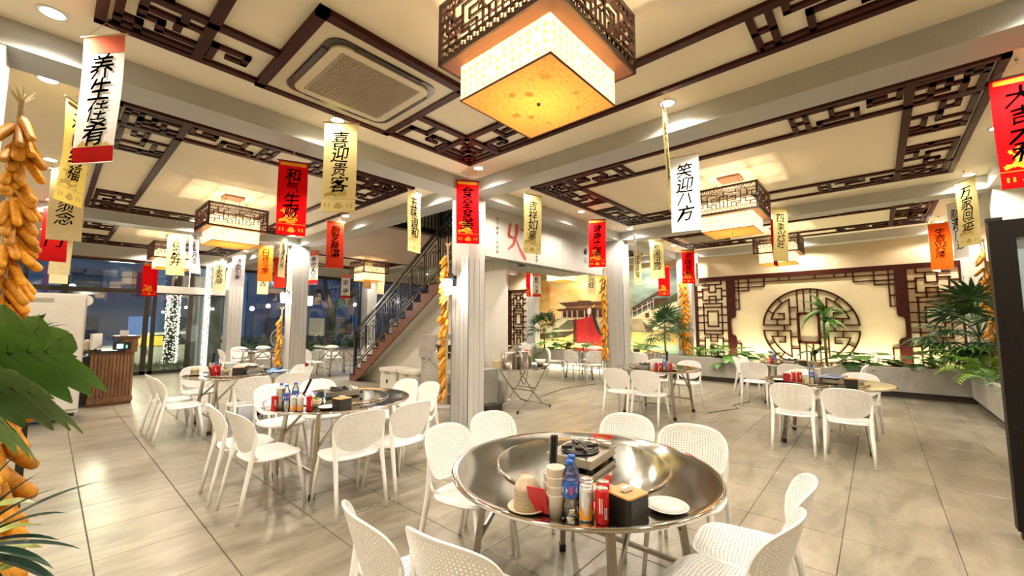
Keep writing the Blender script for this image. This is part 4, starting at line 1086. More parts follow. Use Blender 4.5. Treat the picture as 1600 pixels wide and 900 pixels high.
    if tail == 'bands':
        link('top_band', sheet(-w/2,w/2,.004,.13,.002,3,3).mesh('m', PINK), t, (0,0,0)); link('bottom_band', sheet(-w/2,w/2,h-.12,h,.002,3,3).mesh('m', BAND_B), t, (0,0,0))
        m = MB(); 
        for a,hh in ((-.09,.05),(-.03,.08),(.05,.06),(.1,.035)): m.add([C(a-.05,h-.121,.0025),C(a+.05,h-.121,.0025),C(a,h-.121-hh,.0025)],[(0,1,2)])
        m.build('painted_hills', OCH, t)
    return t
bb = banner
bb(.14,4.05,3.60,'white','养生佳肴','white banner with coral top and crimson hem, nearest the camera at upper left',52,-1,'bands')
bb(.07,5.57,3.60,'gold','开门纳福','bright yellow banner half hidden behind the white and crimson one',58,1)
bb(.06,8.14,3.60,'cream','一薪须念','cream banner below the bright yellow one, beside the left corn string',12,-1,'plain')
bb(-.02,11.05,3.60,'dark','进门','dark red banner showing below the cream banner at left',5)
bb(.10,13.9,3.60,'cream','','pale cream banner tip showing under the dark red one',0,1,'plain')
bb(.10,15.9,3.52,'cream','福聚','tiny cream banner over the white refrigerator',0,1,'plain')
bb(1.96,5.48,3.60,'red','和气生财','bright red banner with black characters, left of the tall straw one',5,-1)
bb(1.90,4.07,3.62,'yellow','喜迎贵客','large straw-yellow banner hanging below the big air conditioner',18,-1)
bb(4.03,4.46,3.66,'red','食全食美','red banner hanging in front of the central pillar',6,1)
bb(3.76,8.13,3.60,'brick','厨艺精湛','brick-red banner under the straw one, before the staircase soffit',16,1)
bb(3.71,5.35,3.60,'yellow','五味调和','narrow straw banner turned aside, left of the central pillar',54,1)
bb(5.06,4.04,3.60,'yellow','吉祥如意','straw banner right of the central pillar, over the grey wall calligraphy',32,1)
bb(7.15,4.07,3.60,'red','健康之道','red banner before the grey bulkhead near the second pillar',0)
bb(5.15,1.69,3.62,'white','笑迎八方','plain white banner with four bold characters, centre right',8,-1,None,.008)
bb(3.89,1.44,3.60,'yellow','笑口常开','straw banner seen edge-on, left of the plain white one',83,1)
bb(10.0,4.02,3.60,'yellow','热闹团圆','straw banner between the second pillar and the corn pillar',10,1,'plain')
bb(11.87,3.88,3.60,'red','家味福和','bright red banner just above the long corn string',10,1)
bb(12.7,4.9,3.35,'red','','small red banner tip under the straw banner, before the mural sky',0)
bb(11.3,5.12,3.60,'yellow','平安是福','straw banner right beside the second pillar, before the mural',50,1)
bb(8.68,3.99,3.60,'lilac','招财进宝','grey-white banner seen edge-on at the second pillar',82,1)
bb(12.85,3.97,3.60,'lilac','万事如意','white banner seen edge-on against the left lattice panel',72,1)
bb(8.64,1.2,3.60,'yellow','四季兴旺','straw banner right of the middle lantern',48,1,'plain')
bb(9.3,1.41,3.60,'dark','','red banner seen edge-on behind the straw one by the middle lantern',76,1)
bb(12.7,-1.02,3.60,'white','吉庆有余','white banner hidden behind the orange one at right',68,1)
bb(12.1,-1.08,3.60,'orange','生意兴隆','bright orange banner before the right lattice panel',8,-1,'plain')
bb(10.21,-1.12,3.60,'white','财源广进','curved white banner between the orange and straw ones at right',55,-1,None,.045)
bb(8.7,-1.07,3.60,'yellow','万家回运','straw banner at far right, above the potted palm',52,-1)
bb(5.24,-1.0,3.60,'red','大吉大利','big red banner cut by the right edge of the picture',18,1)
bb(1.87,12.12,3.60,'yellow','喜笑颜开','straw banner right of the far-left lantern',8,1,'plain')
bb(2.08,11.4,3.60,'lilac','千里寿月念','grey-white banner turned aside, left of the second-bay lantern',56,1,None,.04)
bb(1.9,15.9,3.28,'red','','small red banner tip under the far-left lantern',0)
bb(3.6,15.95,3.55,'cream','平安和顺','cream banner beside the column of lights',6,1,'plain')
bb(3.75,14.5,3.60,'lilac','清香引客','grey-white banner in front of the window pillar',0,1)
bb(3.76,12.16,3.60,'orange','日进斗金','orange banner left of the left pillar',0,1,'plain')
bb(3.69,10.73,3.60,'cream','福满人间','cream banner turned aside at the left pillar',66,1,'plain')
bb(4.75,14.0,3.60,'brick','','brick-red banner behind the left pillar',12)
bb(4.9,15.95,3.5,'cream','大吉','small cream banner tip below the orange one at left',10,1,'plain')
bb(4.95,12.0,3.60,'white','寿世人风','white banner with crimson hem, just right of the left pillar',42,-1,'bands')
bb(6.72,12.13,3.60,'yellow','','straw banner turned aside beyond the stairs, left one',45,1,'plain')
bb(8.0,13.5,3.55,'cream','','straw banner turned aside beyond the stairs, right one',45,1,'plain')
bb(7.7,15.6,3.45,'white','安康','white banner with crimson hem before the tree outside',10,1,'bands')
bb(12.6,10.3,3.55,'red','','narrow red banner below the bulkhead, left one',58,1)
bb(12.75,10.0,3.52,'white','紫气东来','white banner with crimson hem below the bulkhead',15,1,'bands')
bb(12.7,7.5,3.50,'cream','家兴旺','cream banner before the mural sky, left of the corn string',30,1,'plain')
bb(12.6,11.8,3.40,'white','平安','white and red banner before the far lattice panel',15,1,'bands')

# ============================================================ BULKHEAD WITH PAINTED CHARACTER (between the pillars)
bk = empty('bulkhead', (6.9,5.03,0), 0, 'light grey bulkhead painted with a red character between the pillars', 'bulkhead')
for (x0,x1) in ((4.62,7.28),(7.29,9.14)): box((x0-6.9,-.03,2.70),(x1-6.9,.03,ZB)).build('panel', M['beam'], bk)
box((5.5-6.9,.03,2.78),(9.14-6.9,1.3,2.84)).build('underside', M['beam'], bk)
m = MB(); m.bar((5.9-6.9,.5,2.775),(8.6-6.9,.5,2.775),.02,.01); m.bar((6.6-6.9,.62,2.76),(6.75-6.9,.62,2.76),.08,.02); m.build('track_light', M['blackmetal'], bk)
RED_INK = mat('painted_red_brush', (.35,.045,.03,1), .6)
m = MB(); PF = lambda a,b: Vector((a,-.032,b))
def brush(mb, pts, ws):
    for k in range(len(pts)-1):
        (a0,b0),(a1,b1) = pts[k],pts[k+1]; L_ = math.hypot(a1-a0,b1-b0); px,py = -(b1-b0)/L_,(a1-a0)/L_
        mb.add([PF(a0+px*ws[k],b0+py*ws[k]),PF(a0-px*ws[k],b0-py*ws[k]),PF(a1-px*ws[k+1],b1-py*ws[k+1]),PF(a1+px*ws[k+1],b1+py*ws[k+1])],[(0,1,2,3)])
brush(m, [(-1.30,3.38),(-1.33,3.28),(-1.36,3.14),(-1.20,3.12)], [.03,.04,.035,.02]); brush(m, [(-1.12,3.40),(-1.14,3.2),(-1.22,3.0),(-1.38,2.88)], [.045,.045,.035,.01])
brush(m, [(-1.14,3.1),(-1.05,2.95),(-.93,2.82),(-.86,2.75)], [.02,.03,.045,.03]); brush(m, [(-1.0,3.34),(-.90,3.3),(-.82,3.2)], [.02,.03,.01]); m.build('red_character', RED_INK, bk)
m = MB()
for k, ch in enumerate('天下美食一人间味'): put_glyph(m, ch, lambda a,b,k=k: PF(-1.66+a,3.40-k*.085+b), .07, .15)
for k, ch in enumerate('火辣鲜香真滋味'): put_glyph(m, ch, lambda a,b,k=k: PF(-.52+a,3.20-k*.07+b), .06, .15)
for k, ch in enumerate('暖心'): put_glyph(m, ch, lambda a,b,k=k: PF(1.33+a,3.20-k*.2+b), .16, .15)
m.build('small_calligraphy', INK, bk)
# ============================================================ STAIRCASE
XS, TRD, RIS, Y0S, WST = 5.5, .285, .185, 10.75, 1.0
stair = empty('staircase', (XS,Y0S,0), 0, 'red-brown wooden staircase rising behind the central pillar, with black key-pattern railing', 'staircase')
prof = []
NS = 19
for k in range(NS): prof += [(-TRD*k, RIS*k), (-TRD*k, RIS*(k+1))]
prof.append((-TRD*NS, RIS*NS))
poly = prof + [(-TRD*NS, RIS*NS-.42), (-TRD*1.3, 0)]
m = MB()
def side_prism(mb, poly, x0, x1):
    n = len(poly); mb.add([(x0,a,b) for a,b in poly]+[(x1,a,b) for a,b in poly], [tuple(range(n)), tuple(reversed(range(n,2*n)))]+[(i,i+n,(i+1)%n+n,(i+1)%n) for i in range(n)])
for k in range(NS):                                     # sawtooth side board, step by step
    y0, y1 = -TRD*k, -TRD*(k+1); lo0 = max(0, RIS*k-.22); lo1 = max(0, RIS*(k+1)-.22)
    side_prism(m, [(y0,lo0),(y0,RIS*(k+1)),(y1,RIS*(k+1)),(y1,lo1)], 0, .04)
m.build('side_board', M['wood'], stair)
m = MB(); side_prism(m, [(-.1,0),(-TRD*NS,RIS*NS-.24),(-TRD*NS,RIS*NS-.10),(-.05,.1)], .045, WST); m.build('soffit', M['whitewall'], stair)
m = MB(); side_prism(m, [(-.1,0),(-TRD*NS,RIS*NS-.22),(-TRD*NS,0)], .35, .40); m.build('spandrel_wall', M['whitewall'], stair)
tm = MB().box((0,-TRD-.01,-.03),(WST,.02,0)).mesh('tread', M['tread']); rm = MB().box((.01,-.02,-RIS),(WST,0,-.03)).mesh('riser', M['wood'])
for k in range(NS): link('tread', tm, stair, (0,-TRD*k,RIS*(k+1))); link('riser', rm, stair, (0,-TRD*k,RIS*(k+1)))
rail = empty('stair_railing', (XS+.05,Y0S,0), 0, 'black wrought stair railing with nested key-pattern bars and newel post', 'railing')
sl = RIS/TRD
m = MB().bar((0,-.18,.16),(0,-.18,1.32),.07,.07).box((-.05,-.23,1.32),(.05,-.13,1.35)); m.build('newel_post', M['blackmetal'], rail)
Zr = lambda y,o: -y*sl+o
m = MB().bar((0,-.18,Zr(-.18,1.18)),(0,-5.3,Zr(-5.3,1.18)),.06,.05); m.build('handrail', M['blackmetal'], rail)
m = MB().bar((0,-.18,Zr(-.18,1.04)),(0,-5.3,Zr(-5.3,1.04)),.02,.025).bar((0,-.18,Zr(-.18,.33)),(0,-5.3,Zr(-5.3,.33)),.02,.025).bar((0,-.18,Zr(-.18,.25)),(0,-5.3,Zr(-5.3,.25)),.03,.03); m.build('lower_rail', M['blackmetal'], rail)
kb = MB()
for (a,b) in (((-.03,.36),(-.03,1.0)),): kb.bar((0,a[0],Zr(a[0],a[1])),(0,b[0],Zr(b[0],b[1])),.02,.02)
for y,lo,hi in ((-.12,.42,.92),(-.19,.50,.84),(-.30,.50,.84),(-.37,.42,.92)):
    kb.bar((0,y,Zr(y,lo)),(0,y,Zr(y,hi)),.016,.016)
for y0,y1,o in ((-.12,-.37,.92),(-.19,-.30,.84),(-.12,-.37,.42),(-.19,-.30,.50)): kb.bar((0,y0,Zr(y0,o)),(0,y1,Zr(y1,o)),.016,.016)
kb.bar((0,-.46,Zr(-.46,.34)),(0,-.46,Zr(-.46,1.03)),.022,.022); kb.bar((0,-.42,Zr(-.42,.7)),(0,-.5,Zr(-.5,.7)),.016,.05)
kbm = kb.mesh('baluster_panel', M['blackmetal'])
for k in range(10):
    y = -.22-.5*k; link('baluster_panel', kbm, rail, (0,y,-y*sl))
up = empty('upper_railing', (4.75,6.4,3.62), 0, 'dark upstairs railing glimpsed through the stair opening', 'railing')
m = MB(); m.bar((1.5,-1.4,1.0),(1.5,1.5,1.0),.05,.05); m.bar((1.5,-1.4,.1),(1.5,1.5,.1),.04,.04); m.bar((-.2,1.45,1.0),(1.5,1.45,1.0),.05,.05); m.bar((-.2,1.45,.1),(1.5,1.45,.1),.05,.12)
for k in range(30): m.bar((1.5,-1.4+.1*k,.1),(1.5,-1.4+.1*k,1.0),.02,.02)
for k in range(18): m.bar((-.2+.1*k,1.45,.1),(-.2+.1*k,1.45,1.0),.02,.02)
m.build('bars', M['blackmetal'], up)


# ---- things stored under the stairs
pw = mat('white_bin_plastic', (.66,.63,.56,1), .4); gb = mat('green_clip', (.25,.32,.06,1), .5); gm = mat('grey_appliance', (.38,.36,.32,1), .5, var=.1)
def bin_(x,y,label):
    t = empty('storage_bin',(x,y,0),0,label,'bin','white lidded storage bins')
    MB().prism(rrect(.42,.62,.05,3),.48).build('tub', pw, t); MB().prism(rrect(.47,.68,.06,3),.06,Matrix.Translation((0,0,.48))).build('lid', pw, t)
    MB().box((-.235,-.08,.44),(-.245,.08,.47)).build('clip', gb, t); MB().box((-.212,-.03,.22),(-.214,.04,.30)).build('sticker', M['black'], t)
bin_(5.25,8.15,'white lidded storage bin under the stairs, the one nearer the stair foot'); bin_(5.25,7.42,'white lidded storage bin under the stairs, the right-hand one')
t = empty('covered_cabinet',(5.35,6.55,0),0,'grey cabinet under a grey cloth cover beneath the stairs','cabinet')
MB().box((-.3,-.45,0),(.3,.38,.85)).build('cabinet_body', gm, t); MB().box((-.33,-.1,.85),(.3,.42,1.30)).build('cloth_cover', mat('grey_cover_cloth',(.34,.31,.29,1),.8,var=.15,bump=.4,bscale=6), t)
MB().box((-.3,-.42,.85),(.3,-.16,1.12)).build('black_shelf', M['iron'], t); MB().box((-.3,-.42,1.12),(.1,-.1,1.2)).build('folded_sheet', pw, t)
t = empty('spray_bottle',(5.02,6.40,.85),0,'white squeeze bottle standing on the grey cabinet','bottle'); MB().lathe([(.0,0),(.03,0),(.032,.13),(.01,.17),(.008,.21),(0,.215)],14).build('bottle_body', pw, t, True)
def fan(x,y,z,r,rz,label,foot=True):
    t = empty('standing_fan',(x,y,0),rz,label,'fan','large wire-caged fans')
    m = MB()
    for rr in (r,r*.97): m.tube([(rr*cos(2*pi*k/28),0,z+rr*sin(2*pi*k/28)) for k in range(28)],.007,5,close=True)
    for k in range(28): a = 2*pi*k/28; m.tube([(r*.12*cos(a),-.08,z+r*.12*sin(a)),(r*.6*cos(a),-.07,z+r*.6*sin(a)),(r*cos(a),0,z+r*sin(a))],.0035,4)
    m.build('cage', gm, t)
    b = MB()
    for k in range(3):
        a = 2*pi*k/3; b.add([(r*.1*cos(a),-.02,z+r*.1*sin(a)),(r*.85*cos(a-.3),.0,z+r*.85*sin(a-.3)),(r*.9*cos(a+.15),.02,z+r*.9*sin(a+.15)),(r*.5*cos(a+.5),.03,z+r*.5*sin(a+.5))],[(0,1,2,3)])
    b.build('blade', gm, t); MB().lathe([(.0,-.06),(.06,-.05),(.07,.05),(0,.08)],14,Matrix.Translation((0,.02,z)) @ Matrix.Rotation(pi/2,4,'X')).build('hub', gm, t)
    MB().tube([(0,.08,0),(0,.08,z)],.02,8).lathe([(.0,0),(.2,0),(.2,.02),(.03,.04),(0,.04)],20,None,(0,.08,0)).build('stand', gm, t)
fan(4.85,6.0,.62,.40,R(-50),'big grey caged fan leaning by the corn string left of the central pillar')
fan(5.15,14.6,1.05,.36,R(-20),'tall standing fan before the left windows')
t = empty('fire_extinguisher',(5.75,14.2,0),0,'red fire extinguisher by the window wall','extinguisher'); MB().lathe([(.0,0),(.09,0),(.09,.4),(.04,.48),(.02,.52),(0,.53)],16).build('cylinder', M['can_r'], t, True); MB().box((-.03,-.06,.52),(.03,.06,.56)).build('valve', M['black'], t)

# ---- folding table with stock pots
t = empty('folding_table',(5.82,4.88,0),R(-4),'oval-topped folding table with crossed tube legs under the bulkhead','table')
el = [(.56*cos(2*pi*k/32),.36*sin(2*pi*k/32)) for k in range(32)]
MB().prism(el,.03,Matrix.Translation((0,0,.71))).build('tabletop', M['steel'], t)
for s in (-1,1):
    a = MB().tube([(-.36,s*.27,.71),(-.10,s*.27,.40),(.18,s*.27,.12),(.42,s*.27,.012)],.013,8); a.build('leg', M['steelleg'], t)
    a = MB().tube([(.36,s*.23,.71),(.10,s*.23,.40),(-.18,s*.23,.12),(-.42,s*.23,.012)],.013,8); a.build('leg', M['steelleg'], t)
    MB().tube([(.42*s,-.27,.0),(.42*s,-.27,.05)],.018,8).build('rubber_foot', M['black'], t)
MB().tube([(-.05,-.27,.34),(-.05,.27,.34)],.011,6).tube([(.08,-.23,.37),(.08,.23,.37)],.011,6).tube([(.2,-.27,.1),(.2,.27,.1)],.010,6).build('cross_bar', M['steelleg'], t)
MB().tube([(-.1,-.2,.70),(-.1,-.16,.5),(0,0,.42),(.1,.16,.5),(.1,.2,.70)],.010,6).build('brace_loop', M['steelleg'], t)
for i,(x,y,r,hh,lb) in enumerate(((5.55,5.02,.13,.26,'left steel stock pot on the folding table'),(5.83,4.92,.135,.27,'middle steel stock pot on the folding table'),(6.02,4.98,.10,.24,'right steel pot heaped with pink packets on the folding table'))):
    p_ = empty('stock_pot',(x,y,.741),0,lb,'pot','steel pots on the folding table')
    MB().lathe([(.0,0),(r,0),(r,hh),(r+.008,hh+.005),(r-.004,hh),(r-.006,.01),(0,.01)],28).build('pot_body', M['silver'], p_, True)
    if i < 2: MB().lathe([(.0,hh+.022),(r*.9,hh+.014),(r+.004,hh+.006),(r+.004,hh+.0),(0,hh)][::-1],28).build('lid', M['silver'], p_, True)
    for s in (-1,1): MB().tube([(s*r,-.04,hh*.75),(s*(r+.03),0,hh*.75),(s*r,.04,hh*.75)],.005,6).build('handle', M['silver'], p_)
    if i == 2:
        random.seed(2)
        for k in range(7): MB().prism(rrect(.09,.06,.008,2),.01,Matrix.Translation((random.uniform(-.05,.05),random.uniform(-.05,.05),hh+.005+.009*k)) @ Matrix.Rotation(k*.9,4,'Z') @ Matrix.Rotation(.2,4,'X')).build('packet', mat('pink_packet',(.7,.25,.24,1),.5) if k == 0 else bpy.data.materials['pink_packet'], p_)
p_ = empty('sauce_bowl',(6.22,4.80,.741),0,'clear flared bowl of orange sauce at the right end of the folding table','bowl')
MB().lathe([(.0,0),(.05,.002),(.11,.11),(.106,.11),(.046,.006),(0,.006)],28).build('glass_bowl', M['cup'], p_, True); MB().lathe([(.0,.01),(.048,.012),(.075,.055),(0,.06)],24).build('sauce', M['orange'], p_, True)
p_ = empty('wax_jar',(5.38,4.86,.741),0,'small white jar at the left end of the folding table','jar'); MB().lathe([(.0,0),(.045,0),(.045,.09),(.04,.1),(0,.1)],20).build('jar_body', pw, p_, True)
p_ = empty('cardboard_tray',(5.35,5.1,.741),0,'beige box behind the jar on the folding table','box'); MB().box((-.08,-.06,0),(.1,.06,.13)).build('box_body', M['cer'], p_)
t = empty('grey_cabinet',(5.35,5.6,0),0,'low grey cabinet behind the folding table legs','cabinet'); MB().box((-.35,-.2,0),(.35,.35,.68)).build('cabinet_body', M['grey'], t); MB().box((-.3,-.21,.05),(.3,-.2,.62)).build('door', M['grey'], t)
t = empty('black_tray',(5.05,4.95,0),0,'stack of black trays on the floor beside the central pillar','tray'); MB().box((-.18,-.1,0),(.18,.12,.08)).box((-.2,-.11,.09),(.16,.1,.17)).build('tray_body', M['iron'], t)

# ============================================================ FRIDGE, COUNTER
t = empty('refrigerator',(-.22,9.85,0),0,'tall white upright refrigerator on castors at left behind the big leaf','refrigerator')
wf = mat('fridge_white',(.70,.69,.66,1),.35,var=.03)
MB().box((-.62,-.34,.14),(.62,.36,2.0)).build('cabinet_body', wf, t); MB().box((-.60,-.38,.20),(.60,-.34,1.97)).build('door', wf, t); MB().tube([(.60,-.33,1.90),(.60,.3,1.90)],.09,14).build('hinge_cover', wf, t)
MB().box((-.0,-.386,1.86),(.26,-.38,1.92)).build('name_plate', gm, t); MB().box((.3,-.4,1.05),(.33,-.38,1.45)).build('handle', gm, t)
MB().box((-.60,-.384,.78),(.60,-.38,.788)).build('door_seam', gm, t)
for sx in (-1,1):
    MB().tube([(sx*.5-.02,-.28,.05),(sx*.5+.02,-.28,.05)],.05,12).build('castor', M['black'], t)
    MB().tube([(sx*.5-.02,.28,.05),(sx*.5+.02,.28,.05)],.05,12).build('castor', M['black'], t)
MB().box((-.58,-.3,.08),(.58,.3,.14)).build('base', M['black'], t)
walnut = mat('walnut_slats',(.22,.105,.05,1),.45,var=.35,scale=5,stretch=(3,3,.5))
t = empty('reception_counter',(.86,11.15,0),0,'slatted walnut reception counter with dark top left of the glass door','counter')
MB().box((-.30,-.28,.0),(.30,.45,.98)).build('carcass', walnut, t); MB().box((-.42,-.2,.05),(-.30,.45,.9)).build('dark_end', M['black'], t)
for k in range(12): MB().box((-.30+.05*k+.006,-.31,.14),(-.30+.05*k+.044,-.28,.94)).build('slat', walnut, t)
MB().box((-.31,-.32,.05),(.31,-.28,.15)).build('skirting', walnut, t)
MB().box((-.42,-.34,.98),(.16,.47,1.02)).build('counter_top', M['iron'], t); MB().box((.10,-.33,.98),(.33,.47,1.24)).build('raised_end', walnut, t); MB().box((.02,-.36,1.24),(.36,.48,1.29)).build('raised_top', mat('dark_walnut',(.09,.045,.03,1),.4), t)
t = empty('payment_terminal',(.93,10.78,1.06),0,'black card terminal with a lit blue screen on the counter','terminal')
MB().box((-.09,-.02,-.03),(.16,.06,.12)).build('case', M['black'], t); MB().box((-.04,-.026,.0),(.05,-.02,.08)).build('screen', emis('screen_blue',(.25,.6,1,1),1.6), t); MB().box((.085,-.026,.0),(.11,-.02,.06)).build('keypad', emis('screen_green',(.2,.8,.4,1),.6), t)
t = empty('monitor',(.62,10.95,1.02),R(60),'white-cased monitor seen from behind on the counter','monitor'); MB().box((-.14,-.02,.04),(.14,.02,.32)).build('monitor_body', wf, t); MB().box((-.13,.021,.06),(.13,.022,.30)).build('screen', mat('lilac_screen',(.5,.5,.7,1),.3), t); MB().box((-.06,-.06,0),(.06,.06,.02)).bar((0,0,.02),(0,0,.1),.03,.02).build('stand', M['black'], t)
t = empty('fortune_cat',(.5,10.92,1.02),0,'small beige ornament beside the monitor','ornament'); MB().lathe([(.0,0),(.05,.0),(.06,.06),(.035,.12),(.05,.16),(.03,.21),(0,.22)],16).build('figure', M['cer'], t, True)
t = empty('paper_box',(1.02,11.2,1.29),0,'small white box on the raised end of the counter','box'); MB().box((-.06,-.05,0),(.06,.05,.1)).build('box_body', wf, t)

# ============================================================ WALL LAMPS
lampm = emis('wall_lamp_glow',(1,.93,.8,1),4)
def wall_lamp(x,y,z,rz,label):
    t = empty('wall_lamp',(x,y,z),rz,label,'wall lamp','lantern wall lamps on the pillars')
    MB().tube([(0,0,.05),(-.06,0,.14),(-.13,0,.13),(-.14,0,.08)],.012,8).box((-.01,-.04,-.05),(.012,.04,.12)).build('bracket', M['blackmetal'], t)
    MB().lathe([(.0,.08),(.09,.05),(.03,.09),(0,.1)],12,None,(-.14,0,0)).build('cap', M['blackmetal'], t)
    MB().lathe([(.0,-.20),(.05,-.19),(.066,.0),(.06,.05),(0,.05)],16,None,(-.14,0,0)).build('glass_shade', lampm, t, True)
    d = bpy.data.lights.new('wall_lamp', 'POINT'); d.energy = 12; d.color = WARM; d.shadow_soft_size = .05
    o = bpy.data.objects.new('wall_lamp_light', d); COL.objects.link(o); o.parent = t; o.location = (-.27,0,-.05)
wall_lamp(4.25,4.98,2.17,0,'black-bracketed glowing lamp on the left face of the central pillar')
wall_lamp(4.08,11.3,2.25,0,'glowing lamp on the left side of the left pillar'); wall_lamp(4.47,11.3,2.2,pi,'glowing lamp on the right side of the left pillar')

# ============================================================ CORN STRINGS
cornm = mat('dried_corn',(.70,.30,.012,1),.5,var=.22,scale=70,bump=.35,bscale=260,rnd=.28); huskm = mat('corn_husk',(.48,.38,.22,1),.8,var=.2,scale=30)
def cob_mesh(n, k):
    m = MB(); prof = []
    for i in range(k+1):
        f = i/k; r = .0265*(.80+.20*min(1,f*6))*(1-.18*f)*(1 if f < .84 else math.sqrt(max(0,1-((f-.84)/.16)**2)))
        if i % 2 and n > 9: r *= .94
        prof.append((max(r,.0012), -.17*f))
    prof = prof[::-1]
    m.lathe(prof, n)
    if n > 9:                                          # rows of kernels: pull every second column in
        for j in range(len(m.v)):
            if j % 2: x,y,z = m.v[j]; m.v[j] = (x*.84,y*.84,z)
    m.tube([(0,0,.03),(0,0,-.005)],[.004,.012],5)
    return m.mesh('corn_cob', cornm, True)
CF = cob_mesh(26, 26); CL_ = cob_mesh(9, 7)
def corn(x,y,z1,z0,n,label,near=False,s=1.,az=None,spread=pi,rad=.035,a0=0.):
    t = empty('corn_string',(x,y,z1),0,label,'corn','strings of dried corn cobs')
    MB().tube([(0,0,.18),(.004,.0,-.2*(z1-z0)),(-.004,.003,-.6*(z1-z0)),(0,0,-(z1-z0))],[.012,.022,.024,.018],8).build('braided_husk', huskm, t)
    m = MB()
    for k in range(14):
        a = k*2.4; m.add([(0,0,.10),(.012*cos(a+1.5),.012*sin(a+1.5),.13),(.06*cos(a),.06*sin(a),.19+.02*(k % 3))],[(0,1,2)])
    m.build('husk_tuft', huskm, t)
    random.seed(int(x*10+n))
    for k in range(n):
        f = (k+.5)/n; a = (az if az is not None else 0) + (spread*(random.random()*2-1) if az is not None else k*2.399) + random.uniform(-.3,.3)
        c = link('corn_cob', CF if near else CL_, t, (rad*cos(a), rad*sin(a), -f*(z1-z0)+random.uniform(-.02,.02)))
        tilt = random.uniform(.42,.80)
        c.rotation_euler = (Matrix.Rotation(a,3,'Z') @ Matrix.Rotation(-tilt,3,'Y')).to_euler()
        c.scale = (s*random.uniform(.9,1.12),)*2+(s*random.uniform(.85,1.1),)
corn(-.21,4.14,2.86,1.30,66,'thick string of orange corn cobs on the pillar at the left edge, upper one',True,1.12,R(-45),1.5)
corn(-.15,2.72,1.26,.60,36,'bunch of large orange corn cobs behind the big leaf at lower left',True,1.15,R(-35),1.4)
corn(4.15,5.04,2.62,.42,56,'string of corn cobs hanging on the left side of the central pillar',False,1.0,R(150),1.2,.03)
corn(4.0,11.5,1.75,.35,34,'string of corn cobs on the left side of the left pillar',False,1.0,R(180),1.3)
corn(9.03,4.95,2.72,.72,60,'string of corn cobs hanging on the left side of the second pillar',False,1.05,R(160),1.3,.03)
corn(12.9,4.38,2.85,.72,110,'long thick herringbone string of corn cobs beside the left lattice panel',False,1.15,R(200),1.35,.05)
corn(11.3,-1.55,2.9,.35,44,'string of corn cobs on the right wall behind the dark door frame',False,1.1,R(150),1.4,.03)

# ============================================================ PLANTS
def leafm(n,c,r=.4,v=.25): return mat(n,c,r,var=v,scale=6,rnd=.25)
LG = leafm('leaf_dark_green',(.028,.085,.022,1)); LM2 = leafm('leaf_mid_green',(.075,.20,.03,1)); LL = leafm('leaf_light_green',(.16,.30,.04,1)); LMON = leafm('monstera_green',(.11,.25,.04,1),.42,.2); VEIN = mat('leaf_vein',(.008,.03,.008,1),.4); STEM = mat('plant_stem',(.10,.10,.03,1),.6); LBL = leafm('leaf_blue_green',(.015,.05,.035,1),.4)
def strip_leaf(mb, L, W, droop, fold=.25, n=7, T=None, base=.1):
    vs = []
    for i in range(n+1):
        f = i/n; w = W*(math.sin(pi*min(1,(base+f*(1-base))))**.8)*(1-f*.15) if i < n else 0
        x = L*f*math.cos(droop*f*.6); z = L*(math.sin(f*1.2)*.15) - droop*L*f*f*.5
        vs += [(x,-w/2,z+fold*w/2),(x,0,z),(x,w/2,z+fold*w/2)]
    fs = []
    for i in range(n): a = 3*i; fs += [(a,a+1,a+4,a+3),(a+1,a+2,a+5,a+4)]
    mb.add(vs, fs, T)
def fan_leaf(L, n, spread, seg, mt):
    m = MB(); m.tube([(0,0,0),(L*.5,0,L*.10),(L,0,L*.05)],[.006,.005,.004],5)
    for k in range(n):
        a = -spread/2+spread*k/(n-1); q = seg*(1-.25*abs(a)/spread)
        T = Matrix.Translation((L,0,L*.05)) @ Matrix.Rotation(a,4,'Z') @ Matrix.Rotation(.15+.1*(k % 2),4,'Y')
        strip_leaf(m, q, seg*.13, .55, .5, 4, T, .15)
    return m.mesh('frond', mt)
def feather(L, n, seg, mt, droop=.9):
    m = MB(); pts = []
    for i in range(n+1):
        f = i/n; pts.append(Vector((L*f*math.cos(droop*f*.5),0,L*(.35*math.sin(f*2.0))-droop*L*.35*f*f)))
    m.tube(pts,[.006*(1-i/(n+1)*.7) for i in range(n+1)],5)
    for i in range(2,n+1):
        for s in (-1,1):
            q = seg*(.55+.9*math.sin(pi*i/(n+2))*.6)
            T = Matrix.Translation(pts[i]) @ Matrix.Rotation(s*1.05,4,'Z') @ Matrix.Rotation(.25,4,'Y')
            strip_leaf(m, q, seg*.22, .5, .4, 3, T, .2)
    return m.mesh('frond', mt)
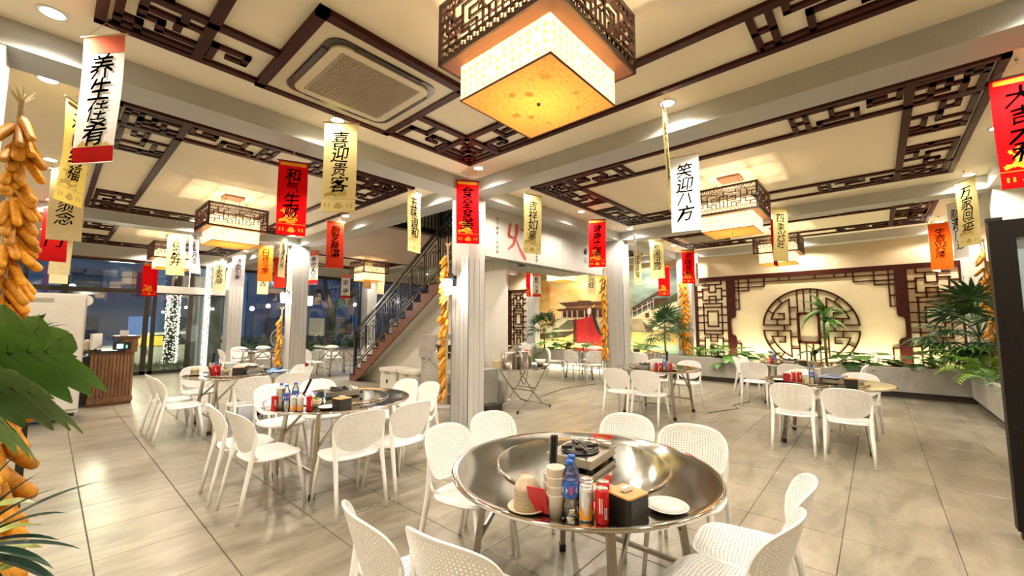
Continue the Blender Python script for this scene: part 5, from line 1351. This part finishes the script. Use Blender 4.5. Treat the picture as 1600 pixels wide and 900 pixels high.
def lobed(L, W, mt, veins=True):
    """split-leaf (monstera) blade: midrib with curved lobes, gently arched"""
    bend = lambda x,y: Vector((x,y,.10*L*math.sin(x/L*2.2)-.22*y*y/L-.10*x*x/L))
    m = MB(); nl = 5
    for s in (-1,1):
        # inner web
        for i in range(10):
            x0,x1 = L*i/10,L*(i+1)/10; w0 = W*.42*math.sin(pi*min(1,.12+i/10*.88)); w1 = W*.42*math.sin(pi*min(1,.12+(i+1)/10*.88)) if i < 9 else 0
            m.add([bend(x0,0),bend(x1,0),bend(x1,s*w1),bend(x0,s*w0)],[(0,1,2,3)])
        for k in range(nl):
            c = L*(.02+.17*k); ww = L*.118; a = (1.75-.28*k); ln = W*.5*(.75+.35*math.sin(pi*(k+.9)/(nl+.6)))*(1.0 if k < nl-1 else 1.15)
            rows = []
            for i in range(7):
                f = i/6; px = c+L*.07+cos(a)*ln*f+.12*ln*f*f; py = sin(a)*ln*f; hw = ww*(1.0+.25*math.sin(pi*f))*(1 if f < .75 else max(.12,1-(f-.75)*3.4))
                dx,dy = sin(a)*hw, -cos(a)*hw
                rows.append([bend(px-dx,s*(py-dy)),bend(px,s*py)+Vector((0,0,-.004)),bend(px+dx,s*(py+dy))])
            vs = [p for r in rows for p in r]
            m.add(vs,[f_ for i in range(6) for f_ in ((3*i,3*i+1,3*i+4,3*i+3),(3*i+1,3*i+2,3*i+5,3*i+4))])
    tip = [bend(L*.85,-W*.1),bend(L*.85,W*.1),bend(L*1.12,0)]; m.add(tip,[(0,1,2)])
    v = MB(); v.tube([bend(L*i/8,0)+Vector((0,0,.001)) for i in range(9)],[.0045-.0004*i for i in range(9)],5)
    for s in (-1,1):
        for k in range(nl):
            c = L*(.02+.17*k); a = 1.75-.28*k; ln = W*.45
            v.tube([bend(c,0),bend(c+L*.05+cos(a)*ln*.4,s*sin(a)*ln*.45),bend(c+L*.07+cos(a)*ln+.12*ln,s*sin(a)*ln)],[.003,.0022,.001],4)
    return m.mesh('leaf_blade', mt), v.mesh('midrib', VEIN)
PM = {}
for nm, mt in (('dark',LG),('mid',LM2),('light',LL)):
    PM['fan',nm] = fan_leaf(.45,15,4.2,.34,mt); PM['feather',nm] = feather(.6,12,.16,mt)
    PM['lobed',nm] = lobed(.26,.26,mt)
    b_ = MB(); strip_leaf(b_,.5,.13,.7,.35,7); PM['broad',nm] = b_.mesh('leaf', mt)
    b_ = MB(); strip_leaf(b_,.22,.05,.8,.4,5); PM['small',nm] = b_.mesh('leaf', mt)
def plant(x,y,z,kind,shade,n,s,label,trunk=0.,elev=(.2,1.1),name='leafy_plant',az=None,spread=pi,cat='plant'):
    t = empty(name,(x,y,z),0,label,cat)
    random.seed(int(abs(x*37+y*91))+n)
    if trunk: MB().tube([(0,0,0),(.02,.01,trunk*.5),(0,.01,trunk)],[.03,.024,.02],8).build('trunk', STEM, t)
    else: MB().tube([(0,0,-.02),(0,0,.05)],[.02,.012],6).build('stem', STEM, t)
    for k in range(n):
        a = az+random.uniform(-spread,spread) if az is not None else k*2.399+random.uniform(-.3,.3)
        e = elev[0]+(elev[1]-elev[0])*((k+.5)/n)
        rot = (Matrix.Rotation(a,3,'Z') @ Matrix.Rotation(-e,3,'Y')).to_euler(); sc = s*random.uniform(.8,1.15)
        zz = trunk*(1 if kind != 'broad' or trunk == 0 else random.uniform(.75,1))
        if kind == 'lobed':
            g_ = MB().tube([(0,0,0),(.3*s*cos(a)*cos(e)*.6,.3*s*sin(a)*cos(e)*.6,.3*s*sin(e))],.005,5); g_.build('petiole', LM2, t)
            lf = link('leaf', PM['lobed',shade][0], t, (.18*s*cos(a)*cos(e),.18*s*sin(a)*cos(e),.3*s*sin(e)), rot=(Matrix.Rotation(a,3,'Z') @ Matrix.Rotation(-e*.5+.5,3,'Y')).to_euler(), scale=sc)
        else: link('frond' if kind in ('fan','feather') else 'leaf', PM[kind,shade], t, (0,0,zz), rot=rot, scale=sc)
    return t
wp = 'before the left lattice panel'
plant(12.5,4.85,.5,'fan','dark',22,1.15,'dark green fan palm left of the corn-hung pillar',.75,(-.5,1.4),'fan_palm'); plant(12.3,5.5,.5,'feather','light',12,.95,'light green fern left of the dark fan palm',0,(.1,1.0),'fern')
plant(12.3,9.3,.5,'fan','dark',16,1.1,'dark fan palm at the left end of the mural planter',.75,(-.4,1.3),'fan_palm')
for i,(y,k,sh,n,s,lb) in enumerate([(8.8,'lobed','mid',9,1.5,'bushy green plant under the painted stairway of the mural'),(8.2,'feather','light',9,.7,'light green fern at the planter edge left of the red robe'),(7.8,'lobed','dark',8,1.4,'dark leafy plant at the foot of the red robe'),(7.3,'feather','mid',8,.7,'fern under the painted red robe'),(6.9,'small','light',12,1.1,'small bright plant near the second pillar'),(6.2,'feather','mid',8,.7,'low fern just right of the second pillar'),(5.9,'small','mid',12,1.1,'small clump under the painted wall'),
   (3.75,'feather','light',9,.7,'bright fern at the left end of the lattice planter'),(3.35,'feather','mid',8,.75,'fern '+wp),(2.95,'lobed','mid',8,1.35,'trailing split-leaf plant over the planter edge below the carved post'),(2.5,'lobed','mid',7,1.0,'small split-leaf plant between the lattice panel and the round lattice'),(2.05,'feather','dark',6,.65,'dark fern at the left of the round lattice'),
   (.55,'lobed','dark',8,1.2,'split-leaf plant at the lower right of the round lattice'),(.15,'lobed','mid',9,1.25,'bushy split-leaf plant right of the round lattice'),(-.3,'small','light',12,1.2,'small bright plant before the right carved post'),(-.55,'lobed','dark',7,1.1,'dark split-leaf plant before the right lattice panel'),(-.85,'feather','light',8,.7,'bright fern before the right lattice panel')]):
    plant(12.15+.1*(i % 3),y,.52,k,sh,int(n*1.5),s*1.05,lb,0,(.0,1.15))
plant(12.45,.95,.5,'broad','mid',16,1.3,'small banana palm standing in front of the round lattice',1.35,(-.7,1.25),'banana_palm'); plant(12.3,1.15,.5,'broad','dark',7,.9,'dark strap-leaved plant at the foot of the banana palm',.35,(-.3,.9)); plant(12.2,1.75,.5,'small','mid',8,1.1,'small plant at the left foot of the banana palm')
plant(11.55,-1.42,.55,'fan','dark',26,1.45,'big dark fan palm in the corner before the right lattice panel',.75,(-.6,1.4),'fan_palm'); plant(11.5,-1.2,.6,'fan','mid',7,1.1,'lighter green fan fronds in front of the corner palm',.35,(-.1,.5),'fan_palm',R(140),.9)
plant(10.7,-1.30,.58,'feather','light',16,.95,'bright green fern spilling over the right planter',0,(-.2,1.0),'fern'); plant(9.9,-1.32,.55,'feather','mid',9,.6,'green fern farther right on the right planter',0,(-.2,1.0),'fern'); plant(8.7,-1.35,.55,'small','mid',14,1.3,'leafy plant on the right planter behind the door frame')
# foreground at the left edge
t = empty('monstera_plant',(-.30,2.02,0),0,'big glossy green split leaves reaching in from the left edge','plant')
big = lobed(.40,.46,LMON)
MB().tube([(-.1,.05,0),(-.05,.02,.7),(.04,0,1.2),(.14,-.02,1.42)],[.018,.014,.010,.008],8).build('stem', STEM, t)
for (lx,ly,lz,az,el,rl,sc) in [(.14,-.02,1.43,R(-46),.05,-1.0,.76),(.13,-.03,1.35,R(-46),-.10,-.85,.68),(.12,-.04,1.29,R(-48),-.25,-.9,.55)]:
    lf = link('leaf', big[0], t, (lx,ly,lz), rot=(Matrix.Rotation(az,3,'Z') @ Matrix.Rotation(-el,3,'Y') @ Matrix.Rotation(rl,3,'X')).to_euler(), scale=sc); link('midrib', big[1], lf, (0,0,0))
t = empty('spiky_leaf_plant',(-.11,1.73,0),0,'dark narrow pointed leaves fanning in at the bottom left corner','plant')
MB().tube([(-.12,.02,0),(-.08,.01,.5),(-.02,0,.92)],[.016,.012,.008],8).build('stem', STEM, t)
b_ = MB(); strip_leaf(b_,.24,.028,.5,.3,8); nl_ = b_.mesh('leaf', LBL)
for k,(el,az) in enumerate([(1.0,-30),(.72,-44),(.46,-50),(.2,-44),(.0,-52),(-.25,-46),(-.5,-55),(1.3,-20),(.55,-15),(-.1,-20)]):
    link('leaf', nl_, t, (.0,0,.97), rot=(Matrix.Rotation(R(az),3,'Z') @ Matrix.Rotation(-el,3,'Y')).to_euler(), scale=1.0+.12*(k % 3))
t = empty('variegated_plant',(-.13,2.02,0),0,'yellow-green variegated leaves under the corn at lower left','plant')
MB().tube([(-.1,.02,0),(-.04,0,.9)],[.014,.008],8).build('stem', STEM, t)
vl = mat('variegated_leaf',(.30,.36,.06,1),.45,var=.6,scale=14)
b_ = MB(); strip_leaf(b_,.22,.085,.8,.3,7); v2 = b_.mesh('leaf', vl)
for k in range(12): link('leaf', v2, t, (-.02,0,.55+.035*k), rot=(Matrix.Rotation(R(-100+k*47 % 150),3,'Z') @ Matrix.Rotation(-.7+.1*(k % 5),3,'Y')).to_euler(), scale=1.0)
plant(-.08,5.4,1.42,'small','dark',34,1.1,'small dark spiky shrub beside the refrigerator',0,(-.4,1.3))
t = empty('plant_shelf',(-.08,5.4,0),0,'slim stand under the dark shrub at the left edge','stand'); MB().bar((0,0,0),(0,0,1.37),.05,.05).box((-.10,-.10,1.35),(.10,.10,1.39)).build('stand_body', M['frame'], t)

# ============================================================ GLAZED DOOR LEAF AT RIGHT
t = empty('glass_door',(4.72,-.67,0),0,'dark-framed open glass door leaf at the right edge','door')
fg = mat('door_frame_dark',(.008,.006,.005,1),.5,var=.2,scale=60,spec=.25)
for (a,b,n_) in [((-.05,-.13,.06),(.05,0,2.30),'stile'),((-.05,-1.06,.06),(.05,-.93,2.30),'stile'),((-.05,-.93,2.17),(.05,-.13,2.30),'top_rail'),((-.05,-.93,.06),(.05,-.13,.20),'bottom_rail')]: box(a,b).build(n_, fg, t)
box((-.02,.005,2.30),(.02,-.08,2.33)).build('hinge', M['black'], t)
box((-.03,-.06,0),(.03,-.02,.06)).build('floor_pivot', M['black'], t)
gl = mat('frosted_door_film',(.45,.55,.60,1),.25,var=.12,scale=4)
box((-.008,-.93,.20),(.008,-.13,2.17)).build('frosted_pane', gl, t)
# framed opening on the right wall
t = empty('wall_frame',(11,-1.74,0),0,'brown wooden key-frame on the right wall behind the fan palm','frame')
TR = lambda a,b,d: (a,d,b)
m = MB(); strokes(m, [[(1.55,2.55),(-1.0,2.55)],[(1.55,2.55),(1.55,.8)]], .12, TR, .05); m.build('outer_bar', M['wood'], t)
m = MB(); strokes(m, [[(1.40,2.45),(1.40,2.15),(1.25,2.15),(1.25,1.5)],[(1.25,2.35),(-1.0,2.35)]], .06, TR, .04); m.build('inner_bar', M['wood'], t)
t = empty('security_camera',(12.9,-1.38,2.35),R(200),'small white security camera on the right corner pillar','camera')
MB().tube([(0,0,0),(.18,0,-.02)],.035,10).build('camera_body', wf, t); MB().tube([(.18,0,-.02),(.185,0,-.02)],.03,10).build('lens', M['black'], t); MB().bar((-.02,0,-.03),(-.12,-.02,-.06),.02,.02).build('bracket', wf, t)
m = MB().tube([(9.2,1.95,.006),(8.6,2.1,.006),(8.35,1.95,.006),(7.6,2.25,.006)],.006,5); tag(m.build('floor_cable', M['iron']),'thin dark cable on the floor right of the second-pillar table','cable')
m = MB().tube([(9.3,5.4,.006),(8.2,5.6,.006),(7.6,5.5,.006),(6.8,5.3,.006)],.006,5); tag(m.build('floor_cable', M['iron']),'thin dark cable on the floor beside the folding table','cable')
# ============================================================ OUTSIDE THE GLASS
grass_m = mat('lawn',(.05,.11,.02,1),.9,var=.5,scale=8,bump=.5)
struct('ground_outside', box((-30,16.62,-.6),(40,60,-.32)), mat('asphalt',(.03,.032,.036,1),.8))
t = empty('grass_bed',(3,18,0),0,'grass bed outside the glass, lit by the room','grass')
box((-6,-1.28,-.4),(12,1.1,.10)).build('turf', grass_m, t)
random.seed(9); m = MB()
for k in range(5200):
    x = random.uniform(-3,11.5); y = random.uniform(-1.3,1.0); h = random.uniform(.08,.24)*(1.6 if x > 1.5 else 1); a = random.random()*6.3
    m.add([(x-.012*cos(a),y-.012*sin(a),.09),(x+.012*cos(a),y+.012*sin(a),.09),(x+random.uniform(-.08,.08),y+random.uniform(-.08,.08),.09+h)],[(0,1,2)])
tag(m.build('grass_blades', leafm('grass_green',(.09,.20,.03,1),.7), t), kind='stuff')
for i,x in enumerate((5.2,6.1,7.0,7.9,8.9)):
    plant(x,17.5,.1,'broad' if i % 2 else 'feather',('mid','light')[i % 2],12,1.3,('first','second','third','fourth','fifth')[i]+' leafy shrub from the left outside the left windows',0,(.3,1.3),'garden_shrub')
# light-wrapped trunk
def spiral_lights(x,y,z0,z1,r,n,label,lab2,trunk=True):
    t = empty('light_wrapped_trunk' if trunk else 'light_column',(x,y,0),0,label,'tree' if trunk else 'string lights')
    if trunk: MB().tube([(0,0,z0-.4),(.02,0,(z0+z1)/2),(.10,0,z1+.9)],[r,r*.85,r*.7],10).build('bark', mat('bark_lit',(.02,.014,.008,1),.9), t)
    else: MB().tube([(0,0,z0),(0,0,z1)],r*.5,8).build('core_pole', M['whitewall'], t)
    m = MB()
    for k in range(n):
        f = k/n; a = (k*.93 if not trunk else random.random()*6.283); z = z0+(z1-z0)*(f if not trunk else random.random()); rr = r*(1.12-.2*f) if trunk else r
        c = Vector((rr*cos(a)+.08*f*(1 if trunk else 0),rr*sin(a),z)); s = .017 if trunk else .014
        m.add([c+Vector(v)*s for v in ((1,0,0),(-1,0,0),(0,1,0),(0,-1,0),(0,0,1),(0,0,-1))],[(0,2,4),(2,1,4),(1,3,4),(3,0,4),(2,0,5),(1,2,5),(3,1,5),(0,3,5)])
    tag(m.build('fairy_lights', emis(lab2,(1,.97,.55,1) if trunk else (1,.98,.9,1), 2.2 if trunk else 2.0), t), kind='stuff')
    m = MB(); 
    d = bpy.data.lights.new('fairy','POINT'); d.energy = 1.2 if trunk else 1.5; d.color = (.95,1,.7) if trunk else (1,.95,.8); d.shadow_soft_size = .3
    o = bpy.data.objects.new('fairy_glow', d); COL.objects.link(o); o.parent = t; o.location = (-.1,-.45,1.2)
spiral_lights(2.88,18.6,.05,2.75,.17,1000,'tree trunk wrapped in bright fairy lights outside the glass door','fairy_light_warm')
spiral_lights(3.36,16.1,.05,3.45,.07,420,'straight column of white string lights inside, left of the window pillar','fairy_light_white',False)
# white car
t = empty('parked_car',(3.3,21.6,-.32),0,'white car parked outside behind the light-wrapped trunk','car')
body = [(-2.3,.25),(-2.35,.75),(-2.1,.95),(-1.3,1.02),(-.7,1.48),(1.3,1.55),(2.1,1.05),(2.3,.9),(2.32,.3)]
cw = mat('car_white',(.62,.62,.50,1),.25,coat=.5)
m = MB(); n = len(body); m.add([(x,-.85,z) for x,z in body]+[(x,.85,z) for x,z in body],[tuple(range(n)),tuple(reversed(range(n,2*n)))]+[(i,i+n,(i+1)%n+n,(i+1)%n) for i in range(n)]); m.build('body', cw, t)
for w in ([(-1.15,1.02),(-.62,1.40),(-.05,1.42),(-.05,1.02)],[(.02,1.02),(.02,1.42),(1.2,1.46),(1.75,1.05)]): MB().add([(x,-.86,z) for x,z in w],[(0,1,2,3)]).build('side_window', mat('car_glass',(.02,.025,.03,1),.1) if 'car_glass' not in bpy.data.materials else bpy.data.materials['car_glass'], t)
for x in (-1.45,1.45):
    MB().tube([(x,-.88,.32),(x,-.66,.32)],.34,20).build('wheel', M['black'], t)
    MB().tube([(x,-.885,.32),(x,-.88,.32)],.2,14).build('hub_cap', M['silver'], t)
MB().box((-.95,-.98,.95),(-.80,-.86,1.08)).build('wing_mirror', M['black'], t); MB().box((-1.0,-.868,1.0),(-.3,-.862,1.36)).build('painted_reflection', mat('orange_reflection',(.85,.45,.05,1),.4,emit=(1,.5,.05,1),es=.35), t)  # orange reflection on the car side, painted as a faintly glowing panel
d = bpy.data.lights.new('street','POINT'); d.energy = 420; d.color = (1,.93,.6); d.shadow_soft_size = .3; o = bpy.data.objects.new('outdoor_light', d); COL.objects.link(o); o.location = (1.6,19.6,3.2)  # bare fill lamp added to brighten the car, no fixture
# forked tree beyond the right windows, with lit leaves
t = empty('forked_tree',(9.8,21.5,-.32),0,'dark forked tree outside between the left pillar and the window pillar','tree'); bk_ = mat('dark_bark',(.06,.035,.022,1),.9,var=.3,bump=.5)
MB().tube([(0,0,0),(.05,0,1.5),(.1,0,2.7)],[.30,.24,.22],10).build('trunk', bk_, t); MB().tube([(.1,0,2.7),(-.3,0,3.6),(-.5,0,5.5)],[.2,.16,.1],8).build('branch', bk_, t); MB().tube([(.1,0,2.7),(1.0,0,3.3),(2.6,0,4.4)],[.17,.14,.08],8).build('branch', bk_, t)
m = MB(); random.seed(4)
for k in range(1500):
    c = Vector((random.gauss(1.6,.8),random.gauss(0,.5),random.gauss(4.0,.6))); s = .06; a = random.random()*6
    m.add([c+Vector((s*cos(a),0,s*sin(a))),c+Vector((-s*sin(a)*.5,0,s*cos(a)*.5)),c-Vector((s*cos(a),0,s*sin(a))),c+Vector((s*sin(a)*.5,0,-s*cos(a)*.5))],[(0,1,2,3)])
tag(m.build('foliage', leafm('night_leaf',(.05,.10,.08,1),.6), t), kind='stuff')
hd = empty('hedge',(9,24,-.3),0,'dark hedge across the street beyond the left windows','hedge'); m = MB()
for k in range(2600):
    c = Vector((random.uniform(-4,7),random.uniform(-.5,.5),random.uniform(.0,1.1))); s = .10; a = random.random()*6
    m.add([c+Vector((s*cos(a),0,s*sin(a))),c+Vector((-s*sin(a)*.5,.02,s*cos(a)*.5)),c-Vector((s*cos(a),0,s*sin(a))),c+Vector((s*sin(a)*.5,0,-s*cos(a)*.5))],[(0,1,2,3)])
tag(m.build('foliage', leafm('hedge_leaf',(.03,.07,.035,1),.7), hd), kind='stuff')
# night buildings
def building(x0,x1,y,h,col,seed,label):
    t = empty('building',((x0+x1)/2,y,-.4),0,label,'building'); w = (x1-x0)/2
    box((-w,0,0),(w,6,h)).build('wall', mat('facade_%d' % seed, col, .8, var=.15, scale=.6), t)
    random.seed(seed); wm = box((-.55,-.03,0),(.55,0,1.3)); lit = emis('window_lit_%d' % seed,(.25,.5,1,1),.22); wl = emis('window_warm_%d' % seed,(1,.8,.5,1),.14)
    me = [wm.mesh('w', lit), wm.mesh('w', wl), wm.mesh('w', mat('window_dark_%d' % seed,(.03,.05,.09,1),.1))]
    for i in range(int(2*w/2.2)):
        for j in range(int(h/2.4)):
            r = random.random(); link('window', me[0 if r < .22 else 1 if r < .32 else 2], t, (-w+1.2+2.2*i,0,1.0+2.4*j))
    for i in range(int(2*w/4)+1): box((-w+4*i-.1,-.12,0),(-w+4*i+.25,0,h)).build('pilaster', mat('pilaster_%d' % seed,(.20,.30,.45,1),.7) if i == 0 else bpy.data.materials['pilaster_%d' % seed], t)
building(-14,-1,33,7,(.12,.17,.25,1),1,'blue-grey building seen through the left door panes'); building(0,11,30,8,(.10,.14,.22,1),2,'dark blue building seen through the left windows'); building(12,28,31,9,(.14,.2,.32,1),3,'tall pale blue building beyond the forked tree')
for i,(x,y,z,e) in enumerate([(-1.5,23,2.6,3),(.6,26,3.4,2),(4.8,24,2.9,3),(7.2,25,2.6,3),(8.3,26,2.8,3),(13,25,3.0,2),(-3.2,25,2.4,2)]):
    t = empty('street_lamp',(x,y,-.4),0,('first','second','third','fourth','fifth','sixth','seventh')[i]+' of the lamps glowing outside the glass, in order of building','lamp','street lamps')
    MB().tube([(0,0,0),(0,0,z)],.03,6).build('post', M['black'], t); MB().lathe([(.0,0),(.10,.03),(.12,.12),(.08,.22),(0,.24)],10,None,(0,0,z)).build('globe', emis('street_lamp_%d' % i,(1,.95,.85,1),e*.8), t, True)
for (x,y,z,e,c) in [(6,23,4,120,(.5,.7,1)),(12,24,5,200,(.4,.6,1)),(-2,24,4,120,(.5,.7,1))]:
    d = bpy.data.lights.new('street','POINT'); d.energy = e; d.color = c; d.shadow_soft_size = .4; o = bpy.data.objects.new('outdoor_light', d); COL.objects.link(o); o.location = (x,y,z)
struct('wall_front', box((-3.3,-3.3,0),(5.4,-3.2,ZC)), M['creamwall'])
struct('wall_left_rear', box((-3.3,-3.2,0),(-3.2,5.0,ZC)), M['creamwall'])
struct('wall_right_rear', box((5.4,-3.3,0),(5.5,-1.95,ZC)), M['creamwall'])
# ============================================================ CEILING DOWNLIGHTS
def spot(name, loc, w, ang=150):
    d = bpy.data.lights.new(name, 'SPOT'); d.energy = w; d.color = WARM; d.spot_size = R(ang); d.spot_blend = .6; d.shadow_soft_size = .06
    o = bpy.data.objects.new(name, d); COL.objects.link(o); o.location = loc; return o
dl_ring = MB().lathe([(.0001,-.003),(.078,-.003),(.085,-.008),(.082,-.012),(.064,-.012),(.060,-.005)][::-1], 24).mesh('ring', mat('downlight_trim', (.7,.68,.62,1), .4), True)
dl_lens = MB().lathe([(.0001,-.014),(.059,-.012),(.060,-.003)], 24).mesh('lens', emis('downlight_lens', (1,.93,.78,1), 14))
PLACES = [(-.12,4.27,'at the upper left corner beside the white banner'),(1.95,4.27,'above the big straw banner by the air conditioner'),(3.93,4.12,'above the red banner on the central pillar'),(3.99,1.45,'above the edge-on straw banner'),(3.97,-1.1,''),(1.95,-1.1,''),(-.14,1.45,''),
 (-.14,5.5,'above the bright yellow banner at left'),(-.12,8.23,'above the cream banner at left'),(-.1,10.95,'over the dark red banner at left'),(1.95,10.95,'beside the second-bay lantern'),(3.93,8.07,'above the brick-red banner'),(3.95,5.4,'above the narrow straw banner left of the central pillar'),(3.95,10.9,'at the head of the left pillar, near side'),(-.2,14.55,'over the refrigerator'),(-.1,11.95,'behind the second beam at far left'),(1.95,11.95,'behind the second beam above the glass-front bay'),(3.9,14.39,'above the grey-white banner at the window pillar'),(3.85,11.95,'at the head of the left pillar, far side'),(1.9,15.9,'close to the red-brown glass-front header'),(3.7,15.9,'by the column of white lights'),
 (4.95,4.25,'above the straw banner right of the central pillar'),(6.86,4.25,'above the grey bulkhead, midway'),(8.9,4.2,'at the head of the second pillar, near side'),(4.82,1.35,'behind the plain white banner'),(8.9,1.45,'beyond the middle lantern'),(6.98,-1.15,'at the right edge beside the big red banner'),(8.95,-1.15,'above the straw banner at far right'),(4.95,-1.15,''),
 (9.85,4.2,'at the head of the second pillar, far side'),(11.67,4.2,'above the red banner on the corn string'),(12.75,4.1,'at the top of the left lattice panel'),(11.27,-1.2,'above the curved white banner'),(12.75,-1.15,'in the far right ceiling corner'),(12.75,1.4,'behind the far lantern at the lattice wall'),
 (9.85,5.6,'behind the bulkhead before the mural'),(9.85,8.1,''),(12.6,5.6,'at the mural sky right of the second pillar'),(12.6,8.1,'at the mural sky left of the second pillar'),(9.85,10.8,''),(12.6,10.8,'before the far lattice panel'),(11.2,12.2,''),(11.2,15,''),
 (5.2,12.9,'beyond the taupe soffit, left one'),(8.6,12.9,'beyond the taupe soffit, right one'),(5.2,15.4,'by the left windows, left one'),(8.6,15.4,'by the left windows, right one'),
 (-2.2,1.4,''),(-2.2,-1.1,''),(-2.2,4.3,'')]
DL = 'downlights recessed in the ceiling'
for i, (x, y, w_) in enumerate(PLACES):
    t = empty('downlight', (x,y,ZC), 0, ('round recessed downlight '+w_) if w_ else 'round recessed ceiling downlight behind or beside the camera', 'ceiling light', DL)
    link('ring', dl_ring, t, (0,0,0)); link('lens', dl_lens, t, (0,0,0))
    s = spot('lamp', (0,0,-.05), SPOT_W*(.5 if i == 2 else 1)); s.parent = t
